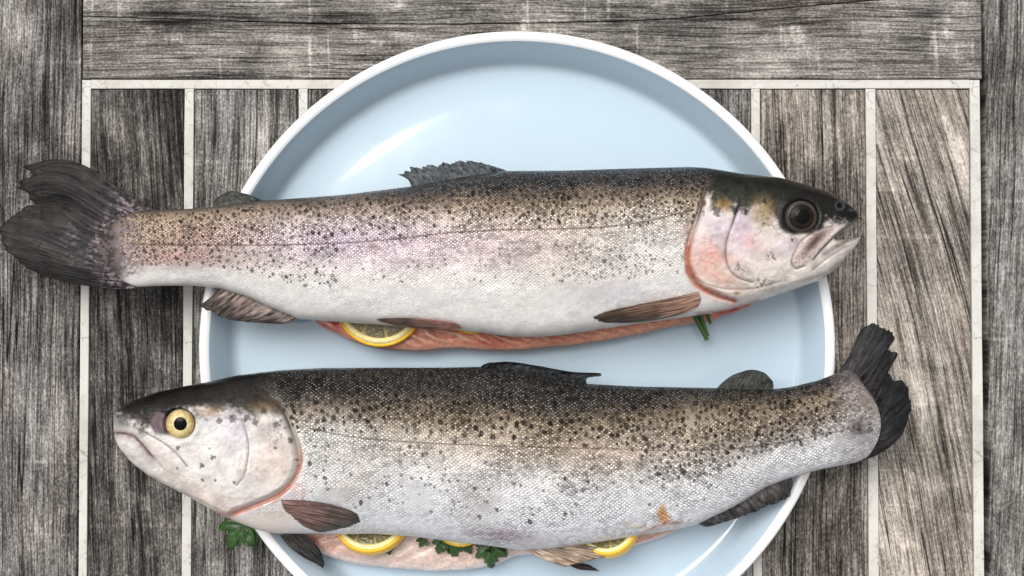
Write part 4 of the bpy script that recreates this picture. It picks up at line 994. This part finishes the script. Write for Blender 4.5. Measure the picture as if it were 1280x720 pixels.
def lemon(cpx, cpy, z, r_px, label, rx=0.0, ry=0.0, rz=0.0, th=0.0048, axis=None):
    R = r_px*0.000338; c = at(cpx, cpy, z)
    o = empty('lemon_slice', tuple(c)); n = 64; a = np.linspace(0, 2*np.pi, n, endpoint=False)
    def ring(name, prof, mat):
        prof = np.array(prof); V = np.stack([prof[None, :, 0]*np.cos(a)[:, None], prof[None, :, 0]*np.sin(a)[:, None], np.broadcast_to(prof[None, :, 1], (n, len(prof)))], -1)
        i, j = np.meshgrid(np.arange(n), np.arange(len(prof)), indexing='ij'); m = len(prof)
        p = i*m+j; q = ((i+1) % n)*m+j; p2 = i*m+(j+1) % m; q2 = ((i+1) % n)*m+(j+1) % m
        F = np.stack([p, q, q2, p2], -1).reshape(-1, 4)
        x = mesh_obj(name, V, F, mat); x.parent = o
        bm = bmesh.new(); bm.from_mesh(x.data); bmesh.ops.recalc_face_normals(bm, faces=bm.faces[:]); bm.to_mesh(x.data); bm.free()
    h = th/2
    ring('rind', [(R, -h*0.7), (R+0.0001, 0), (R, h*0.7), (R*0.985, h*0.95), (R*0.93, h), (R*0.93, -h), (R*0.985, -h*0.95)], LR)
    ring('pith', [(R*0.93, -h*0.99), (R*0.93, h*0.99), (R*0.80, h*0.96), (R*0.80, -h*0.96)], LP)
    S = 9
    for s in range(S):
        a0 = 2*np.pi*s/S+0.05; a1 = 2*np.pi*(s+1)/S-0.05
        out = [(R*0.09*math.cos((a0+a1)/2), R*0.09*math.sin((a0+a1)/2))]+[(R*0.79*math.cos(q), R*0.79*math.sin(q)) for q in np.linspace(a0, a1, 7)]
        V = [(x, y, h*0.8) for x, y in out]+[(x, y, -h*0.8) for x, y in out]; m = len(out)
        F = [list(range(m)), list(range(2*m-1, m-1, -1))]+[[i, i+m, (i+1) % m+m, (i+1) % m] for i in range(m)]
        x = mesh_obj('pulp_segment', V, F, LF, None, False); x.parent = o
    n2 = 40; a2 = np.linspace(0, 2*np.pi, n2, endpoint=False)
    V = [(R*0.81*math.cos(q), R*0.81*math.sin(q), s_*h*0.55) for s_ in (1, -1) for q in a2]
    F = [list(range(n2)), list(range(2*n2-1, n2-1, -1))]+[[i, i+n2, (i+1) % n2+n2, (i+1) % n2] for i in range(n2)]
    x = mesh_obj('membrane', V, F, LM, None, False); x.parent = o
    o.rotation_euler = (rad(rx), rad(ry), rad(rz))
    if axis: o.rotation_mode = 'AXIS_ANGLE'; o.rotation_axis_angle = (rad(axis[0]), *axis[1:])
    return tag(o, label, 'lemon slice', 'lemon slices in the fish bellies')
lemon(475, 377, 0.0185, 59, 'lemon slice showing its pulp under the belly of the pink-flanked trout', rx=6, ry=-3)
lemon(590, 386, 0.0175, 33, 'thin yellow sliver of lemon inside the belly of the pink-flanked trout', rx=4)
lemon(465, 645, 0.0165, 50, 'lemon slice beside the pectoral fin of the silver trout with yellow eye', rx=-26, th=0.0075)
lemon(576, 645, 0.0185, 39, 'lemon slice almost hidden above parsley in the silver trout with yellow eye', rx=4)
lemon(760, 658, 0.0190, 40, 'lemon wedge tilted beside the tan pelvic fin of the silver trout', axis=(-32, 0.9, 0.44, 0.0), th=0.007)

# ---------------------------------------------------------------- parsley and herb
k = NT('parsley_leaf'); tc = k.new('ShaderNodeTexCoord').outputs['Object']; n = k.noise(tc, 500, 3)
LEAF = k.set(Base_Color=k.mix(n, (0.014, 0.042, 0.008), (0.05, 0.125, 0.022)), Roughness=0.38, Normal=k.bump(n, 0.0008, 0.8), Coat_Weight=0.15)
k = NT('herb_stem'); STEM = k.set(Base_Color=(0.05, 0.11, 0.02), Roughness=0.35)
def leaf_outline(lobes, rs):
    pts = []
    for (ang, L, wd) in lobes:
        d = np.array([math.cos(ang), math.sin(ang)]); nrm = np.array([-d[1], d[0]])
        prof = [(0.18, -0.55), (0.42, -0.95), (0.5, -0.72), (0.68, -0.85), (0.74, -0.5), (0.9, -0.45), (1.0, 0.0), (0.9, 0.45), (0.74, 0.5), (0.68, 0.85), (0.5, 0.72), (0.42, 0.95), (0.18, 0.55)]
        for a, b in prof: pts.append(d*L*a*rs.uniform(0.94, 1.06)+nrm*wd*b*rs.uniform(0.85, 1.1))
    return np.array(pts)
def sprig(leaves, label, stem=None):
    """leaves: (x, y, z mm, direction in picture degrees, size px, droop)"""
    rs = np.random.RandomState(int(leaves[0][0])); c = at(leaves[0][0], leaves[0][1], leaves[0][2]*MM)
    o = empty('parsley_sprig', tuple(c))
    for (x, y, z, ang, size, droop) in leaves:
        s = size*0.00034; base = at(x, y, z*MM)
        out = leaf_outline([(rad(ang)-0.95, s*0.78, s*0.30), (rad(ang), s, s*0.36), (rad(ang)+0.95, s*0.78, s*0.30)], rs)
        d = np.array([math.cos(rad(ang)), math.sin(rad(ang))])
        m = len(out); rings = [0.0, 0.35, 0.7, 1.0]; V = []; F = []
        for r in rings[1:]:
            for p in out:
                q = p*r; al = (q@d)/s; rr = np.hypot(*q)/s
                V.append((base[0]+q[0], base[1]+q[1], base[2]-droop*MM*max(al, 0)**2*3+0.0010*math.sin(al*7+q[0]*2500)*rr))
        V.append(tuple(base)); ci = len(V)-1
        for i in range(m):
            j = (i+1) % m; F.append([ci, i, j])
            for r in range(2): F.append([r*m+i, (r+1)*m+i, (r+1)*m+j, r*m+j])
        lf = mesh_obj('leaf', V, F, LEAF, o, True)
        mod = lf.modifiers.new('thickness', 'SOLIDIFY'); mod.thickness = 0.0003
    if stem:
        tube('stem', stem, 0.0007, STEM, o)
    return tag(o, label, 'herb', 'parsley in the fish bellies')
def tube(name, pts, r, mat, parent, n=8):
    P = np.array([at(x, y, z*MM) for x, y, z in pts]); ts = np.linspace(0, len(P)-1, 16)
    Q = np.stack([np.interp(ts, np.arange(len(P)), P[:, i]) for i in range(3)], 1)
    T_ = np.gradient(Q, axis=0); T_ /= np.linalg.norm(T_, axis=1)[:, None]
    N = np.cross(T_, [0, 0, 1.0]); N /= np.linalg.norm(N, axis=1)[:, None]+1e-9; Bn = np.cross(N, T_)
    a = np.linspace(0, 2*np.pi, n, endpoint=False)
    rr = r*np.linspace(1.0, 0.75, 16)
    V = Q[:, None]+rr[:, None, None]*(np.cos(a)[None, :, None]*N[:, None]+np.sin(a)[None, :, None]*Bn[:, None])
    i, j = np.meshgrid(np.arange(15), np.arange(n), indexing='ij')
    F = np.stack([i*n+j, i*n+(j+1) % n, (i+1)*n+(j+1) % n, (i+1)*n+j], -1).reshape(-1, 4).tolist()
    F += [list(range(n)), list(range(15*n+n-1, 15*n-1, -1))]
    return mesh_obj(name, V.reshape(-1, 3), F, mat, parent)
sprig([(306, 652, 20, 195, 36, 0.6), (304, 656, 20.4, 238, 38, 0.6), (310, 656, 20.2, 285, 30, 0.6)], 'dark green parsley leaf poking out under the jaw of the silver trout', [(300, 655, 20), (318, 648, 20), (345, 640, 18)])
sprig([(484, 683, 17, 285, 13, 0.5)], 'tiny parsley leaf beside the lemon slice in the silver trout', [(484, 683, 17), (482, 665, 17)])
sprig([(529, 674, 18, 250, 13, 0.5), (554, 676, 18, 245, 20, 0.6), (563, 676, 18.3, 285, 24, 0.6), (580, 678, 18, 300, 18, 0.5)], 'parsley sprig hanging from the middle of the silver trout belly', [(562, 676, 18), (560, 655, 17)])
sprig([(607, 682, 18, 235, 16, 0.5), (613, 683, 18.4, 272, 31, 0.8), (622, 684, 18, 315, 18, 0.5)], 'three-lobed parsley sprig hanging beside the purple bruise of the silver trout', [(613, 683, 18), (615, 660, 17)])
sprig([(522, 420, 15.5, 262, 17, 0.6), (512, 422, 15.5, 215, 16, 0.6)], 'dark wilted parsley piece behind the lemon slice of the pink-flanked trout', [(520, 420, 15.5), (530, 405, 15)])
hb = empty('herb_stalk', tuple(at(872, 402, 0.016))); tag(hb, 'green herb stalk sticking out below the pectoral fin of the pink-flanked trout', 'herb')
tube('stem', [(866, 388, 18), (872, 402, 17), (884, 425, 15)], 0.0013, STEM, hb)
tube('stem', [(874, 386, 18), (878, 402, 16.6), (885, 420, 14.8)], 0.0010, STEM, hb)
tube('stem', [(884, 388, 17.5), (885, 396, 16.5), (888, 404, 15)], 0.0009, STEM, hb)
